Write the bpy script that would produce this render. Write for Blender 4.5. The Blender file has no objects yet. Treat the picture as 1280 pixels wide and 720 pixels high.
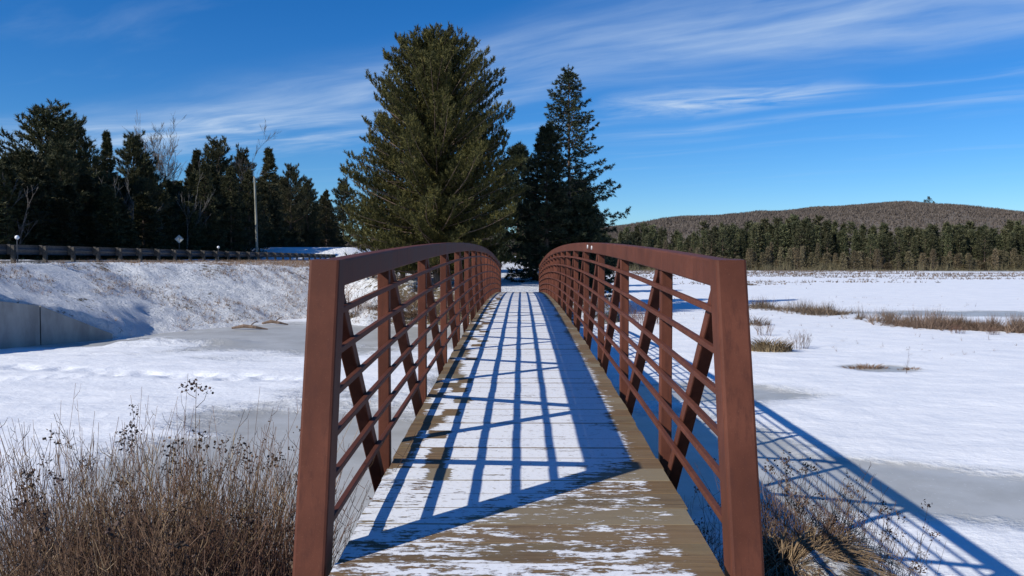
import bpy, math, random
import numpy as np
from math import radians as RAD, sin, cos, pi, tan

# ------------------------------------------------------------------ camera, sky, sun, exposure
S = bpy.context.scene
COL = S.collection
cam_d = bpy.data.cameras.new("camera")
cam = bpy.data.objects.new("camera", cam_d); COL.objects.link(cam)
CAMX, CAMZ = -0.04, 1.41
cam.location = (CAMX, 0.0, CAMZ)
cam.rotation_euler = (RAD(90 - 2.005), 0, RAD(0.516))
cam_d.sensor_width = 36.0
cam_d.lens = 28.125
cam_d.clip_start = 0.05
cam_d.clip_end = 20000
S.camera = cam

SUN_VEC = np.array([-1.25, -0.87, 1.0]); SUN_VEC /= np.linalg.norm(SUN_VEC)   # towards the sun
sun_elev = math.asin(SUN_VEC[2])
sun_rot = math.atan2(SUN_VEC[0], SUN_VEC[1])
sun_d = bpy.data.lights.new("sun", 'SUN')
sun_d.energy = 4.35
sun_d.angle = RAD(0.53)
sun_d.color = (1.0, 0.95, 0.85)
sun = bpy.data.objects.new("sun", sun_d); COL.objects.link(sun)
from mathutils import Vector
sun.rotation_euler = Vector(-SUN_VEC).to_track_quat('-Z', 'Y').to_euler()

S.view_settings.view_transform = 'Standard'
S.view_settings.look = 'None'
S.view_settings.gamma = 1.0
S.view_settings.use_curve_mapping = False
S.view_settings.exposure = 0.14
S.render.engine = 'CYCLES'
S.cycles.max_bounces = 6
S.cycles.diffuse_bounces = 2
S.cycles.use_denoising = True

class NT:
    """small helper round a node tree"""
    def __init__(s, tree):
        s.t = tree; s.n = tree.nodes; s.l = tree.links
        s.n.clear()
    def new(s, kind, **kw):
        n = s.n.new(kind)
        for k, v in kw.items():
            setattr(n, k, v)
        return n
    def put(s, sock, v):
        if isinstance(v, bpy.types.NodeSocket):
            s.l.new(v, sock)
        elif isinstance(v, (tuple, list)) and len(v) == 3 and sock.type == 'RGBA':
            sock.default_value = (*v, 1)
        else:
            sock.default_value = v
    def math(s, op, a, b=None, c=None, clamp=False):
        n = s.new('ShaderNodeMath', operation=op, use_clamp=clamp)
        s.put(n.inputs[0], a)
        if b is not None: s.put(n.inputs[1], b)
        if c is not None: s.put(n.inputs[2], c)
        return n.outputs[0]
    def vmath(s, op, a, b=None):
        n = s.new('ShaderNodeVectorMath', operation=op)
        s.put(n.inputs[0], a)
        if b is not None: s.put(n.inputs[1], b)
        return n.outputs[1] if op in ('DOT_PRODUCT', 'LENGTH') else n.outputs[0]
    def noise(s, vec, scale, detail=4, rough=0.55, dist=0.0):
        n = s.new('ShaderNodeTexNoise')
        if vec is not None: s.put(n.inputs['Vector'], vec)
        n.inputs['Scale'].default_value = scale
        n.inputs['Detail'].default_value = detail
        n.inputs['Roughness'].default_value = rough
        n.inputs['Distortion'].default_value = dist
        return n.outputs['Fac']
    def scale(s, vec, xyz):
        return s.vmath('MULTIPLY', vec, xyz)
    def step(s, x, lo, hi, to0=0.0, to1=1.0):
        n = s.new('ShaderNodeMapRange', interpolation_type='SMOOTHSTEP')
        s.put(n.inputs[0], x); s.put(n.inputs[1], lo); s.put(n.inputs[2], hi)
        s.put(n.inputs[3], to0); s.put(n.inputs[4], to1)
        return n.outputs[0]
    def mix(s, f, a, b):
        n = s.new('ShaderNodeMix', data_type='RGBA')
        s.put(n.inputs[0], f); s.put(n.inputs[6], a); s.put(n.inputs[7], b)
        return n.outputs[2]
    def bump(s, h, strength, dist=0.02, normal=None):
        n = s.new('ShaderNodeBump')
        n.inputs['Strength'].default_value = strength
        n.inputs['Distance'].default_value = dist
        s.put(n.inputs['Height'], h)
        if normal is not None: s.put(n.inputs['Normal'], normal)
        return n.outputs[0]

world = bpy.data.worlds.new("World"); S.world = world
world.use_nodes = True
w = NT(world.node_tree)
sky = w.new('ShaderNodeTexSky', sky_type='NISHITA')
sky.sun_disc = False
sky.sun_elevation = sun_elev
sky.sun_rotation = sun_rot
sky.altitude = 500
sky.air_density = 1.0
sky.dust_density = 0.15
sky.ozone_density = 3.0
hs = w.new('ShaderNodeHueSaturation')
hs.inputs['Saturation'].default_value = 1.38
hs.inputs['Hue'].default_value = 0.497
hs.inputs['Value'].default_value = 0.92
w.put(hs.inputs['Color'], sky.outputs[0])
# thin cirrus: drawn on a flat layer high above the ground
tc = w.new('ShaderNodeTexCoord')
sep = w.new('ShaderNodeSeparateXYZ'); w.put(sep.inputs[0], tc.outputs['Generated'])
dz = w.math('MAXIMUM', sep.outputs[2], 0.02)
px = w.math('DIVIDE', sep.outputs[0], dz)
py = w.math('DIVIDE', sep.outputs[1], dz)
cu = w.math('SUBTRACT', w.math('MULTIPLY', px, 0.83), w.math('MULTIPLY', py, 0.555))   # along the streaks
cv = w.math('ADD', w.math('MULTIPLY', px, 0.555), w.math('MULTIPLY', py, 0.83))        # across them
comb = w.new('ShaderNodeCombineXYZ'); w.put(comb.inputs[0], cu); w.put(comb.inputs[1], cv)
P = comb.outputs[0]
warp = w.new('ShaderNodeTexNoise'); w.put(warp.inputs['Vector'], P); warp.inputs['Scale'].default_value = 0.5
wv = w.scale(w.vmath('SUBTRACT', warp.outputs['Color'], (0.5, 0.5, 0.5)), (1.2, 0.9, 0))
PW = w.vmath('ADD', P, wv)
str1 = w.noise(w.scale(PW, (0.5, 1.9, 1)), 1.0, 9, 0.56, 0.2)
str2 = w.noise(w.scale(PW, (1.3, 4.0, 1)), 1.3, 7, 0.55, 0.4)
puff = w.noise(w.scale(PW, (0.9, 1.3, 1)), 1.6, 8, 0.6, 0.6)
swv = w.new('ShaderNodeSeparateXYZ'); w.put(swv.inputs[0], PW)
wu, wv_ = swv.outputs[0], swv.outputs[1]
def band(c, hw, soft):
    d = w.math('ABSOLUTE', w.math('SUBTRACT', wv_, c))
    return w.step(d, hw + soft, hw)
bandA = band(3.55, 0.2, 0.9)
bandB = band(4.95, 0.1, 0.55)
bandC = band(5.95, 0.02, 0.35)
fibre = w.math('ADD', w.math('MULTIPLY', str1, 0.6), w.math('MULTIPLY', str2, 0.22))
fibre = w.math('ADD', fibre, w.math('MULTIPLY', puff, 0.18))
fa = w.math('MULTIPLY', bandA, w.step(fibre, 0.25, 0.80))
puffmask = w.math('MULTIPLY', w.step(w.math('ABSOLUTE', w.math('ADD', cu, 1.75)), 1.0, 0.1), w.step(puff, 0.34, 0.66))
fb = w.math('MULTIPLY', bandB, w.math('ADD', w.math('MULTIPLY', puffmask, 0.95), w.math('MULTIPLY', w.step(fibre, 0.46, 0.74), 0.32)))
fc = w.math('MULTIPLY', bandC, w.math('MULTIPLY', w.step(fibre, 0.36, 0.6), w.step(cu, -4.0, -2.2)))
bandL = band(4.3, 0.3, 0.8)
fl = w.math('MULTIPLY', w.math('MULTIPLY', bandL, w.step(cu, -3.0, -5.2)), w.step(fibre, 0.38, 0.7))
veil = w.math('MULTIPLY', w.step(str1, 0.5, 0.85), 0.16)
cl = w.math('ADD', w.math('MULTIPLY', fa, 0.66), w.math('MULTIPLY', fb, 0.9))
cl = w.math('ADD', cl, w.math('MULTIPLY', fc, 0.30))
cl = w.math('ADD', cl, w.math('MULTIPLY', fl, 0.55))
cl = w.math('ADD', cl, veil)
cl = w.math('MULTIPLY', cl, w.step(sep.outputs[2], 0.05, 0.14))
cl = w.math('MINIMUM', cl, 0.9)
blue = w.vmath('MULTIPLY', hs.outputs[0], (0.70, 0.99, 1.36))
skycol = w.mix(cl, blue, (5.6, 7.1, 9.2))
bg = w.new('ShaderNodeBackground'); w.put(bg.inputs[0], skycol); bg.inputs[1].default_value = 0.087
wo = w.new('ShaderNodeOutputWorld'); w.l.new(bg.outputs[0], wo.inputs[0])

# ------------------------------------------------------------------ helpers
rng = np.random.default_rng(7)
random.seed(7)

def hash2(ix, iy, seed):
    h = (ix.astype(np.int64) * 374761393 + iy.astype(np.int64) * 668265263 + seed * 974711) & 0x7fffffff
    h = ((h ^ (h >> 13)) * 1274126177) & 0x7fffffff
    return ((h ^ (h >> 16)) & 0xffff) / 65535.0
def vnoise(x, y, seed=0):
    ix = np.floor(x); iy = np.floor(y); fx = x - ix; fy = y - iy
    fx = fx * fx * (3 - 2 * fx); fy = fy * fy * (3 - 2 * fy)
    a = hash2(ix, iy, seed); b = hash2(ix + 1, iy, seed); c = hash2(ix, iy + 1, seed); d = hash2(ix + 1, iy + 1, seed)
    return (a * (1 - fx) + b * fx) * (1 - fy) + (c * (1 - fx) + d * fx) * fy
def fbm(x, y, seed=0, oct=4):
    s = 0; amp = 0.5
    for o in range(oct):
        s = s + amp * vnoise(x * 2 ** o, y * 2 ** o, seed + o * 17); amp *= 0.5
    return s
def sstep(x, a, b):
    t = np.clip((x - a) / (b - a), 0, 1); return t * t * (3 - 2 * t)

def mesh_np(name, V, F, attrs=None):
    """V (n,3); F list of (m,k) integer arrays"""
    me = bpy.data.meshes.new(name)
    V = np.asarray(V, dtype=np.float32)
    me.vertices.add(len(V)); me.vertices.foreach_set('co', V.ravel())
    F = [np.asarray(f, dtype=np.int32) for f in (F if isinstance(F, list) else [F]) if len(f)]
    nl = sum(f.size for f in F); nf = sum(len(f) for f in F)
    me.loops.add(nl); me.polygons.add(nf)
    me.loops.foreach_set('vertex_index', np.concatenate([f.ravel() for f in F]))
    tot = np.concatenate([np.full(len(f), f.shape[1], np.int32) for f in F])
    st = np.concatenate([[0], np.cumsum(tot)[:-1]]).astype(np.int32)
    me.polygons.foreach_set('loop_start', st)
    for k, a in (attrs or {}).items():
        at = me.attributes.new(k, 'FLOAT', 'POINT'); at.data.foreach_set('value', np.asarray(a, np.float32))
    me.update(calc_edges=True)
    return me

def obj(name, me, mat, parent=None, smooth=False):
    o = bpy.data.objects.new(name, me); COL.objects.link(o)
    if mat is not None:
        me.materials.append(mat)
    if parent is not None: o.parent = parent
    me.polygons.foreach_set('use_smooth', np.full(len(me.polygons), bool(smooth)))
    return o
def tag(o, label=None, cat=None, group=None, kind=None):
    if label: o['label'] = label
    if cat: o['category'] = cat
    if group: o['group'] = group
    if kind: o['kind'] = kind
    return o
def thing(name, label, cat, loc=(0, 0, 0), group=None, rz=0):
    o = bpy.data.objects.new(name, None); COL.objects.link(o)
    o.location = loc; o.rotation_euler = (0, 0, rz); o.empty_display_size = 0.2
    return tag(o, label, cat, group)
def dup(root, loc, rz=0, sc=1.0, label=None, group=None, tilt=(0, 0), scz=None):
    r = root.copy(); COL.objects.link(r)
    r.location = loc; r.rotation_euler = (tilt[0], tilt[1], rz); r.scale = (sc, sc, scz or sc)
    if label: r['label'] = label
    if group: r['group'] = group
    for ch in list(root.children):
        c = ch.copy(); COL.objects.link(c); c.parent = r
    return r

class MB:
    """collects shapes into one mesh"""
    def __init__(s): s.V = []; s.F = {}; s.n = 0; s.A = []
    def add(s, V, F, tone=None):
        V = np.asarray(V, float).reshape(-1, 3)
        for f in (F if isinstance(F, list) else [F]):
            f = np.asarray(f, int)
            s.F.setdefault(f.shape[1], []).append(f + s.n)
        s.V.append(V); s.n += len(V)
        s.A.append(np.full(len(V), 0.5) if tone is None else np.broadcast_to(np.asarray(tone, float), (len(V),)))
    def box(s, c, h, rz=0):
        v = np.array([[x, y, z] for x in (-1, 1) for y in (-1, 1) for z in (-1, 1)], float) * np.array(h)
        if rz:
            v[:, :2] = v[:, :2] @ np.array([[cos(rz), sin(rz)], [-sin(rz), cos(rz)]])
        s.add(v + np.array(c), np.array([[0, 1, 3, 2], [4, 6, 7, 5], [0, 4, 5, 1], [2, 3, 7, 6], [0, 2, 6, 4], [1, 5, 7, 3]]))
    def tube(s, pts, rad, sides=5, tone=None, caps=False):
        pts = np.asarray(pts, float); n = len(pts); rad = np.broadcast_to(np.asarray(rad, float), (n,))
        t = np.gradient(pts, axis=0); t /= np.linalg.norm(t, axis=1)[:, None] + 1e-9
        ref = np.array([0.31, 0.17, 1.0]) if abs(t[0][2]) < 0.85 else np.array([1.0, 0.13, 0.0])
        u = np.cross(t, ref); u /= np.linalg.norm(u, axis=1)[:, None] + 1e-9
        v = np.cross(t, u)
        a = np.arange(sides) * 2 * pi / sides
        ring = (u[:, None, :] * np.cos(a)[None, :, None] + v[:, None, :] * np.sin(a)[None, :, None]) * rad[:, None, None] + pts[:, None, :]
        i = np.arange(n - 1)[:, None] * sides; j = np.arange(sides)[None, :]; k = (j + 1) % sides
        f = np.stack([i + j, i + k, i + sides + k, i + sides + j], -1).reshape(-1, 4)
        s.add(ring.reshape(-1, 3), f, tone)
        if caps:
            s.add(ring[0], np.arange(sides)[None, ::-1], tone); s.add(ring[-1], np.arange(sides)[None, :], tone)
    def mesh(s, name, off=(0, 0, 0), tone=False):
        V = np.concatenate(s.V) - np.array(off)
        return mesh_np(name, V, [np.concatenate(f) for f in s.F.values()], {'tone': np.concatenate(s.A)} if tone else None)

def grid_mesh(name, xs, ys, zfun, attrs=None):
    X, Y = np.meshgrid(xs, ys); Z = zfun(X, Y)
    V = np.stack([X, Y, Z], -1).reshape(-1, 3)
    nx = len(xs); ny = len(ys)
    i = np.arange(ny - 1)[:, None] * nx + np.arange(nx - 1)[None, :]
    F = np.stack([i, i + 1, i + nx + 1, i + nx], -1).reshape(-1, 4)
    return mesh_np(name, V, F, {k: f(X, Y).ravel() for k, f in (attrs or {}).items()})

def blades(P, A, n, lmin, lmax, spread, width, r=rng, along=0.0):
    """needle clusters: n thin triangles from each point P, roughly along axis A; along = length of shoot they sit on"""
    N = len(P)
    Pb = np.repeat(P, n, 0); Ab = np.repeat(A, n, 0)
    d = Ab + r.normal(0, spread, (N * n, 3)); d /= np.linalg.norm(d, axis=1)[:, None] + 1e-9
    base = Pb + Ab * (r.random((N * n, 1)) * along)
    L = r.uniform(lmin, lmax, (N * n, 1))
    sd = np.cross(d, r.normal(0, 1, (N * n, 3))); sd /= np.linalg.norm(sd, axis=1)[:, None] + 1e-9
    w_ = width * r.uniform(0.7, 1.3, (N * n, 1))
    V = np.stack([base - sd * w_ * .5, base + sd * w_ * .5, base + d * L], 1).reshape(-1, 3)
    F = np.arange(N * n * 3).reshape(-1, 3)
    tone = np.repeat(np.clip(np.repeat(r.normal(.5, .2, N), n) + r.normal(0, .12, N * n), 0, 1), 3)
    return V, F, tone

# ------------------------------------------------------------------ materials
def new_mat(name):
    m = bpy.data.materials.new(name); m.use_nodes = True
    t = NT(m.node_tree)
    b = t.new('ShaderNodeBsdfPrincipled'); o = t.new('ShaderNodeOutputMaterial')
    t.l.new(b.outputs[0], o.inputs[0])
    return m, t, b
def pos(t): return t.new('ShaderNodeNewGeometry').outputs['Position']
def attr(t, n):
    a = t.new('ShaderNodeAttribute'); a.attribute_name = n; return a.outputs['Fac']
def objrand(t): return t.new('ShaderNodeObjectInfo').outputs['Random']

def m_plain(name, c1, c2, scale=8, rough=0.7, stretch=(1, 1, 1), bump=0.15, bd=0.01, spec=0.3):
    m, t, b = new_mat(name)
    p = t.scale(pos(t), stretch)
    n = t.noise(p, scale, 5, 0.6)
    t.put(b.inputs['Base Color'], t.mix(t.step(n, 0.3, 0.7), c1, c2))
    b.inputs['Roughness'].default_value = rough
    b.inputs['Specular IOR Level'].default_value = spec
    if bump: t.put(b.inputs['Normal'], t.bump(n, bump, bd))
    return m
def m_foliage(name, dark, mid, light, var=0.25):
    m, t, b = new_mat(name)
    tn = attr(t, 'tone')
    c = t.mix(t.step(tn, 0.1, 0.6), dark, mid)
    c = t.mix(t.step(tn, 0.5, 1.0), c, light)
    h = t.new('ShaderNodeHueSaturation')
    r = objrand(t)
    t.put(h.inputs['Value'], t.math('ADD', t.math('MULTIPLY', r, 2 * var), 1 - var))
    t.put(h.inputs['Hue'], t.math('ADD', t.math('MULTIPLY', t.math('FRACT', t.math('MULTIPLY', r, 7.3)), 0.03), 0.485))
    t.put(h.inputs['Color'], c)
    t.put(b.inputs['Base Color'], h.outputs[0])
    b.inputs['Roughness'].default_value = 0.65
    b.inputs['Specular IOR Level'].default_value = 0.25
    return m

def snow_nodes(t, p, far=False):
    """returns colour and bump normal of wind worked snow"""
    n1 = t.noise(t.scale(p, (1, 1.5, 1)), 0.8, 6, 0.55)
    n2 = t.noise(t.scale(p, (1, 1.4, 1)), 5.0, 6, 0.6)
    n3 = t.noise(p, 40, 3, 0.6)
    col = t.mix(t.step(n1, 0.3, 0.72), (0.80, 0.82, 0.85), (0.90, 0.905, 0.91))
    h = t.math('ADD', t.math('MULTIPLY', n1, 1.0), t.math('MULTIPLY', n2, 0.35))
    h = t.math('ADD', h, t.math('MULTIPLY', n3, 0.05))
    return col, h

# frozen marsh: snow lying on lake ice, with bare grey ice where the wind and water left it
m_ice, t, b = new_mat('snow_on_ice')
p = pos(t)
scol, sh = snow_nodes(t, p)
a = attr(t, 'ice')
brk = t.noise(t.scale(p, (0.55, 0.9, 1)), 0.55, 7, 0.58, 0.4)
brk2 = t.noise(p, 3.2, 6, 0.65)
k = t.math('ADD', a, t.math('MULTIPLY', t.math('SUBTRACT', brk, 0.5), 0.95))
k = t.math('ADD', k, t.math('MULTIPLY', t.math('SUBTRACT', brk2, 0.5), 0.35))
icem = t.step(k, 0.38, 0.66)
icol = t.mix(t.step(t.noise(p, 0.7, 6, 0.6), 0.3, 0.7), (0.38, 0.375, 0.345), (0.50, 0.50, 0.48))
icol = t.mix(t.step(t.noise(p, 14, 4, 0.7), 0.62, 0.72), icol, (0.66, 0.67, 0.68))
rim = t.math('MULTIPLY', t.step(k, 0.30, 0.40), t.step(k, 0.52, 0.42))
base = t.mix(icem, scol, icol)
base = t.mix(t.math('MULTIPLY', rim, 0.25), base, (0.48, 0.50, 0.52))
dirt = attr(t, 'dirt')
dk = t.math('ADD', dirt, t.math('MULTIPLY', t.math('SUBTRACT', t.noise(t.scale(p, (0.8, 1.0, 1)), 0.9, 7, 0.7), 0.5), 1.3))
base = t.mix(t.step(dk, 0.52, 0.68), base, (0.15, 0.10, 0.062))
t.put(b.inputs['Base Color'], base)
t.put(b.inputs['Roughness'], t.math('ADD', t.math('MULTIPLY', icem, -0.3), 0.72))
b.inputs['Specular IOR Level'].default_value = 0.3
hh = t.math('MULTIPLY', sh, t.math('SUBTRACT', 1.08, icem))
hh = t.math('ADD', hh, t.math('MULTIPLY', icem, -0.25))
t.put(b.inputs['Normal'], t.bump(hh, 0.55, 0.14))

# snowy bank with dead grass poking through
m_bank, t, b = new_mat('snowy_bank')
p = pos(t)
scol, sh = snow_nodes(t, p)
gr = attr(t, 'grass')
n1 = t.noise(t.scale(p, (1, 1, 1.4)), 3.4, 8, 0.75)
n0 = t.noise(p, 0.35, 4, 0.6)
k = t.math('ADD', gr, t.math('MULTIPLY', t.math('SUBTRACT', n1, 0.5), 1.5))
k = t.math('ADD', k, t.math('MULTIPLY', t.math('SUBTRACT', n0, 0.5), 0.9))
gcol = t.mix(t.noise(p, 9, 4, 0.7), (0.075, 0.055, 0.035), (0.24, 0.19, 0.115))
t.put(b.inputs['Base Color'], t.mix(t.step(k, 0.48, 0.62), scol, gcol))
b.inputs['Roughness'].default_value = 0.8
b.inputs['Specular IOR Level'].default_value = 0.2
lump = t.noise(p, 2.6, 8, 0.74)
t.put(b.inputs['Normal'], t.bump(t.math('ADD', sh, t.math('MULTIPLY', lump, 2.2)), 0.85, 0.2))

# bridge steel
m_steel, t, b = new_mat('weathered_brown_steel')
p = pos(t)
n1 = t.noise(p, 2.2, 6, 0.6); n2 = t.noise(t.scale(p, (1, 1, 0.12)), 26, 5, 0.65); n3 = t.noise(p, 160, 3, 0.6)
c = t.mix(t.step(n1, 0.3, 0.7), (0.094, 0.034, 0.022), (0.152, 0.054, 0.034))
c = t.mix(t.math('MULTIPLY', t.step(n2, 0.46, 0.70), 0.8), c, (0.09, 0.034, 0.024))
c = t.mix(t.math('MULTIPLY', t.step(n3, 0.62, 0.72), 0.35), c, (0.24, 0.115, 0.075))
t.put(b.inputs['Base Color'], c)
t.put(b.inputs['Roughness'], t.step(n1, 0.2, 0.8, 0.5, 0.65))
b.inputs['Specular IOR Level'].default_value = 0.1
t.put(b.inputs['Normal'], t.bump(n3, 0.12, 0.002))

# deck timber with trodden snow frozen on it
m_deck, t, b = new_mat('snowy_deck_timber')
p = pos(t)
sx = t.new('ShaderNodeSeparateXYZ'); t.put(sx.inputs[0], p)
X, Y = sx.outputs[0], sx.outputs[1]
rnd = objrand(t)
idx = t.math('FLOOR', t.math('DIVIDE', t.math('SUBTRACT', Y, 3.42), 0.2405))
wn = t.new('ShaderNodeTexWhiteNoise', noise_dimensions='1D'); t.put(wn.inputs['W'], idx)
pr = wn.outputs['Value']
wn2 = t.new('ShaderNodeTexWhiteNoise', noise_dimensions='1D'); t.put(wn2.inputs['W'], t.math('ADD', idx, 211.7))
pr2 = wn2.outputs['Value']
off = t.new('ShaderNodeCombineXYZ'); t.put(off.inputs[0], t.math('MULTIPLY', pr, 9)); t.put(off.inputs[2], t.math('MULTIPLY', pr2, 9))
pp = t.vmath('ADD', p, off.outputs[0])
grain = t.noise(t.scale(pp, (1.2, 42, 42)), 1.0, 6, 0.65, 0.3)
blot = t.noise(t.scale(pp, (1.5, 3, 3)), 1.3, 5, 0.6)
wood = t.mix(t.step(grain, 0.3, 0.72), (0.085, 0.052, 0.026), (0.235, 0.155, 0.078))
wood = t.mix(t.math('MULTIPLY', t.step(blot, 0.35, 0.7), 0.6), wood, (0.20, 0.165, 0.095))
wood = t.mix(t.math('MULTIPLY', pr, 0.5), wood, (0.21, 0.118, 0.052))
wood = t.mix(t.math('MULTIPLY', t.step(pr2, 0.45, 1.0), 0.65), wood, (0.27, 0.235, 0.16))
wood = t.mix(t.step(t.noise(t.scale(pp, (2.2, 60, 1)), 1.0, 4, 0.7), 0.60, 0.74), wood, (0.06, 0.04, 0.025))
# where the snow is gone: a strip by the right rail, the near end on the right, ragged left edge, one worn patch per board
nb = t.noise(t.scale(pp, (1.7, 10, 1)), 1.6, 7, 0.66, 0.25)
nf = t.noise(t.scale(pp, (9, 26, 1)), 1.5, 6, 0.7)
nl = t.noise(p, 1.1, 4, 0.6)
right = t.step(t.math('ADD', X, t.math('MULTIPLY', t.math('SUBTRACT', nl, 0.5), 0.3)), 0.62, 0.84, 0.0, 0.50)
near = t.math('MULTIPLY', t.step(t.math('SUBTRACT', Y, t.math('MULTIPLY', X, 1.1)), 4.85, 4.25), t.math('ADD', 0.08, t.math('MULTIPLY', pr2, 0.24)))
left = t.step(t.math('ADD', X, t.math('MULTIPLY', t.math('SUBTRACT', pr, 0.5), 0.26)), -0.66, -0.82, 0.0, 0.46)
left = t.math('MULTIPLY', left, t.step(Y, 4.6, 5.4, 0.15, 1.0))
pw = t.math('ABSOLUTE', t.math('ADD', X, t.math('SUBTRACT', 0.66, t.math('MULTIPLY', pr2, 0.12))))
patch = t.math('MULTIPLY', t.step(pw, 0.11, 0.03), t.math('MULTIPLY', t.math('MULTIPLY', t.step(pr, 0.5, 0.6), t.step(Y, 4.6, 5.0)), 0.50))
bare = t.math('ADD', t.math('ADD', t.math('MAXIMUM', right, near), t.step(Y, 5.4, 4.0, 0.115, 0.165)), t.math('MAXIMUM', left, patch))
kk = t.math('ADD', bare, t.math('MULTIPLY', t.math('SUBTRACT', nb, 0.5), 1.05))
kk = t.math('ADD', kk, t.math('MULTIPLY', t.math('SUBTRACT', nf, 0.5), 1.0))
snowm = t.step(kk, 0.36, 0.27)
nrm = t.new('ShaderNodeNewGeometry').outputs['Normal']
sn = t.new('ShaderNodeSeparateXYZ'); t.put(sn.inputs[0], nrm)
snowm = t.math('MULTIPLY', snowm, t.step(sn.outputs[2], 0.75, 0.95))
dsn = t.noise(p, 30, 5, 0.7)
dirty = t.mix(t.step(dsn, 0.54, 0.72), (0.80, 0.81, 0.83), (0.50, 0.48, 0.45))
dirty = t.mix(t.step(t.noise(t.scale(pp, (4, 14, 1)), 4, 5, 0.7), 0.64, 0.72), dirty, (0.42, 0.36, 0.29))
t.put(b.inputs['Base Color'], t.mix(snowm, wood, dirty))
t.put(b.inputs['Roughness'], t.math('ADD', t.math('MULTIPLY', snowm, 0.1), 0.6))
b.inputs['Specular IOR Level'].default_value = 0.3
t.put(b.inputs['Normal'], t.bump(t.math('ADD', t.math('MULTIPLY', snowm, 0.5), t.math('ADD', t.math('MULTIPLY', t.math('MULTIPLY', grain, t.math('SUBTRACT', 1.0, snowm)), 0.25), t.math('MULTIPLY', dsn, 0.35))), 0.6, 0.012))

m_conc = m_plain('old_concrete', (0.29, 0.265, 0.235), (0.45, 0.415, 0.37), 1.6, 0.85, (1, 1, 0.35), 0.3, 0.02)
m_asphalt = m_plain('salted_asphalt', (0.09, 0.085, 0.08), (0.23, 0.21, 0.185), 0.6, 0.9)
m_galv = m_plain('dull_galvanised_steel', (0.05, 0.052, 0.058), (0.09, 0.092, 0.10), 6, 0.55)
m_post = m_plain('weathered_post_wood', (0.055, 0.048, 0.04), (0.11, 0.095, 0.08), 10, 0.85)
m_white = m_plain('white_reflector', (0.78, 0.79, 0.80), (0.84, 0.84, 0.84), 10, 0.4, bump=0)
m_sign = m_plain('faded_sign_face', (0.47, 0.49, 0.44), (0.55, 0.57, 0.52), 9, 0.5, bump=0)
m_signdark = m_plain('faded_sign_mark', (0.20, 0.21, 0.19), (0.26, 0.27, 0.25), 9, 0.6, bump=0)
m_pole = m_plain('grey_green_pole_wood', (0.22, 0.215, 0.17), (0.34, 0.33, 0.27), 5, 0.85, (1, 1, 0.15))
m_bark = m_plain('conifer_bark', (0.11, 0.075, 0.055), (0.23, 0.165, 0.125), 5, 0.9, (1, 1, 0.3), 0.5, 0.03)
m_twigbark = m_plain('grey_twig_bark', (0.10, 0.085, 0.075), (0.19, 0.165, 0.15), 5, 0.9)
m_birch = m_plain('pale_birch_bark', (0.10, 0.093, 0.085), (0.24, 0.225, 0.21), 4, 0.8, (1, 1, 2.5))
m_pine = m_foliage('pine_needles', (0.038, 0.039, 0.011), (0.083, 0.078, 0.021), (0.158, 0.132, 0.037), 0.05)
m_spruce = m_foliage('spruce_needles', (0.016, 0.024, 0.014), (0.038, 0.050, 0.026), (0.085, 0.088, 0.042), 0.05)
m_forest = m_foliage('forest_needles', (0.030, 0.034, 0.015), (0.064, 0.066, 0.028), (0.125, 0.108, 0.05), 0.35)
m_farforest = m_foliage('far_treeline_needles', (0.036, 0.042, 0.020), (0.078, 0.083, 0.040), (0.15, 0.14, 0.072), 0.38)
m_olive = m_foliage('olive_bog_twigs', (0.10, 0.084, 0.052), (0.17, 0.14, 0.082), (0.26, 0.20, 0.112), 0.3)
m_bare = m_foliage('bare_hardwood_twigs', (0.075, 0.062, 0.055), (0.12, 0.10, 0.088), (0.17, 0.145, 0.125), 0.2)
m_hillwood = m_foliage('hillside_twigs', (0.112, 0.092, 0.075), (0.126, 0.104, 0.085), (0.145, 0.12, 0.098), 0.0)
m_hill = m_plain('wooded_hill', (0.12, 0.10, 0.08), (0.17, 0.142, 0.115), 0.02, 0.95, bump=0)
m_stem = m_foliage('dry_weed_stems', (0.085, 0.047, 0.031), (0.175, 0.104, 0.066), (0.36, 0.255, 0.15), 0.15)
m_head = m_foliage('dark_seed_heads', (0.035, 0.022, 0.017), (0.085, 0.054, 0.04), (0.18, 0.12, 0.085), 0.1)
m_tan = m_foliage('dead_tan_grass', (0.10, 0.062, 0.036), (0.24, 0.155, 0.088), (0.42, 0.298, 0.18), 0.10)
m_sedge = m_foliage('russet_marsh_grass', (0.075, 0.052, 0.036), (0.16, 0.115, 0.077), (0.27, 0.20, 0.14), 0.15)

# ------------------------------------------------------------------ ground
def at(px_, Y_):                                           # world X of an image column at distance Y
    return CAMX + (px_ - 649.0) / 1000.0 * Y_
ICE = -2.0
def ell(X, Y, cx, cy, rx, ry, a=0.0):
    dx, dy = X - cx, Y - cy
    u = dx * cos(a) + dy * sin(a); v = -dx * sin(a) + dy * cos(a)
    return 1.15 - np.sqrt((u / rx) ** 2 + (v / ry) ** 2) * 0.65
def ice_mask(X, Y):
    m = np.full(X.shape, -0.3)
    for e in [(-8.6, 36.8, 9.6, 7.6, -0.2), (-14.8, 33.6, 6.0, 1.6, 0.35), (-3.0, 12.0, 4.2, 7.6, 0.18), (0.0, 20, 2.6, 10, 0),
              (-0.5, 9.5, 3.2, 4, 0), (6.4, 11.7, 4.6, 1.6, -0.28), (2.8, 14.5, 2.2, 4.6, 0.1), (4.5, 20.5, 2.6, 1.6, -.1),
              (34, 50.5, 14, 2.9, -0.10), (150, 235, 42, 18, -0.1), (70, 118, 30, 2.0, 0.02), (11.3, 25.2, 1.1, 0.9, 0)]:
        m = np.maximum(m, ell(X, Y, *e))
    return np.clip(m, -0.3, 1.0)
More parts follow.
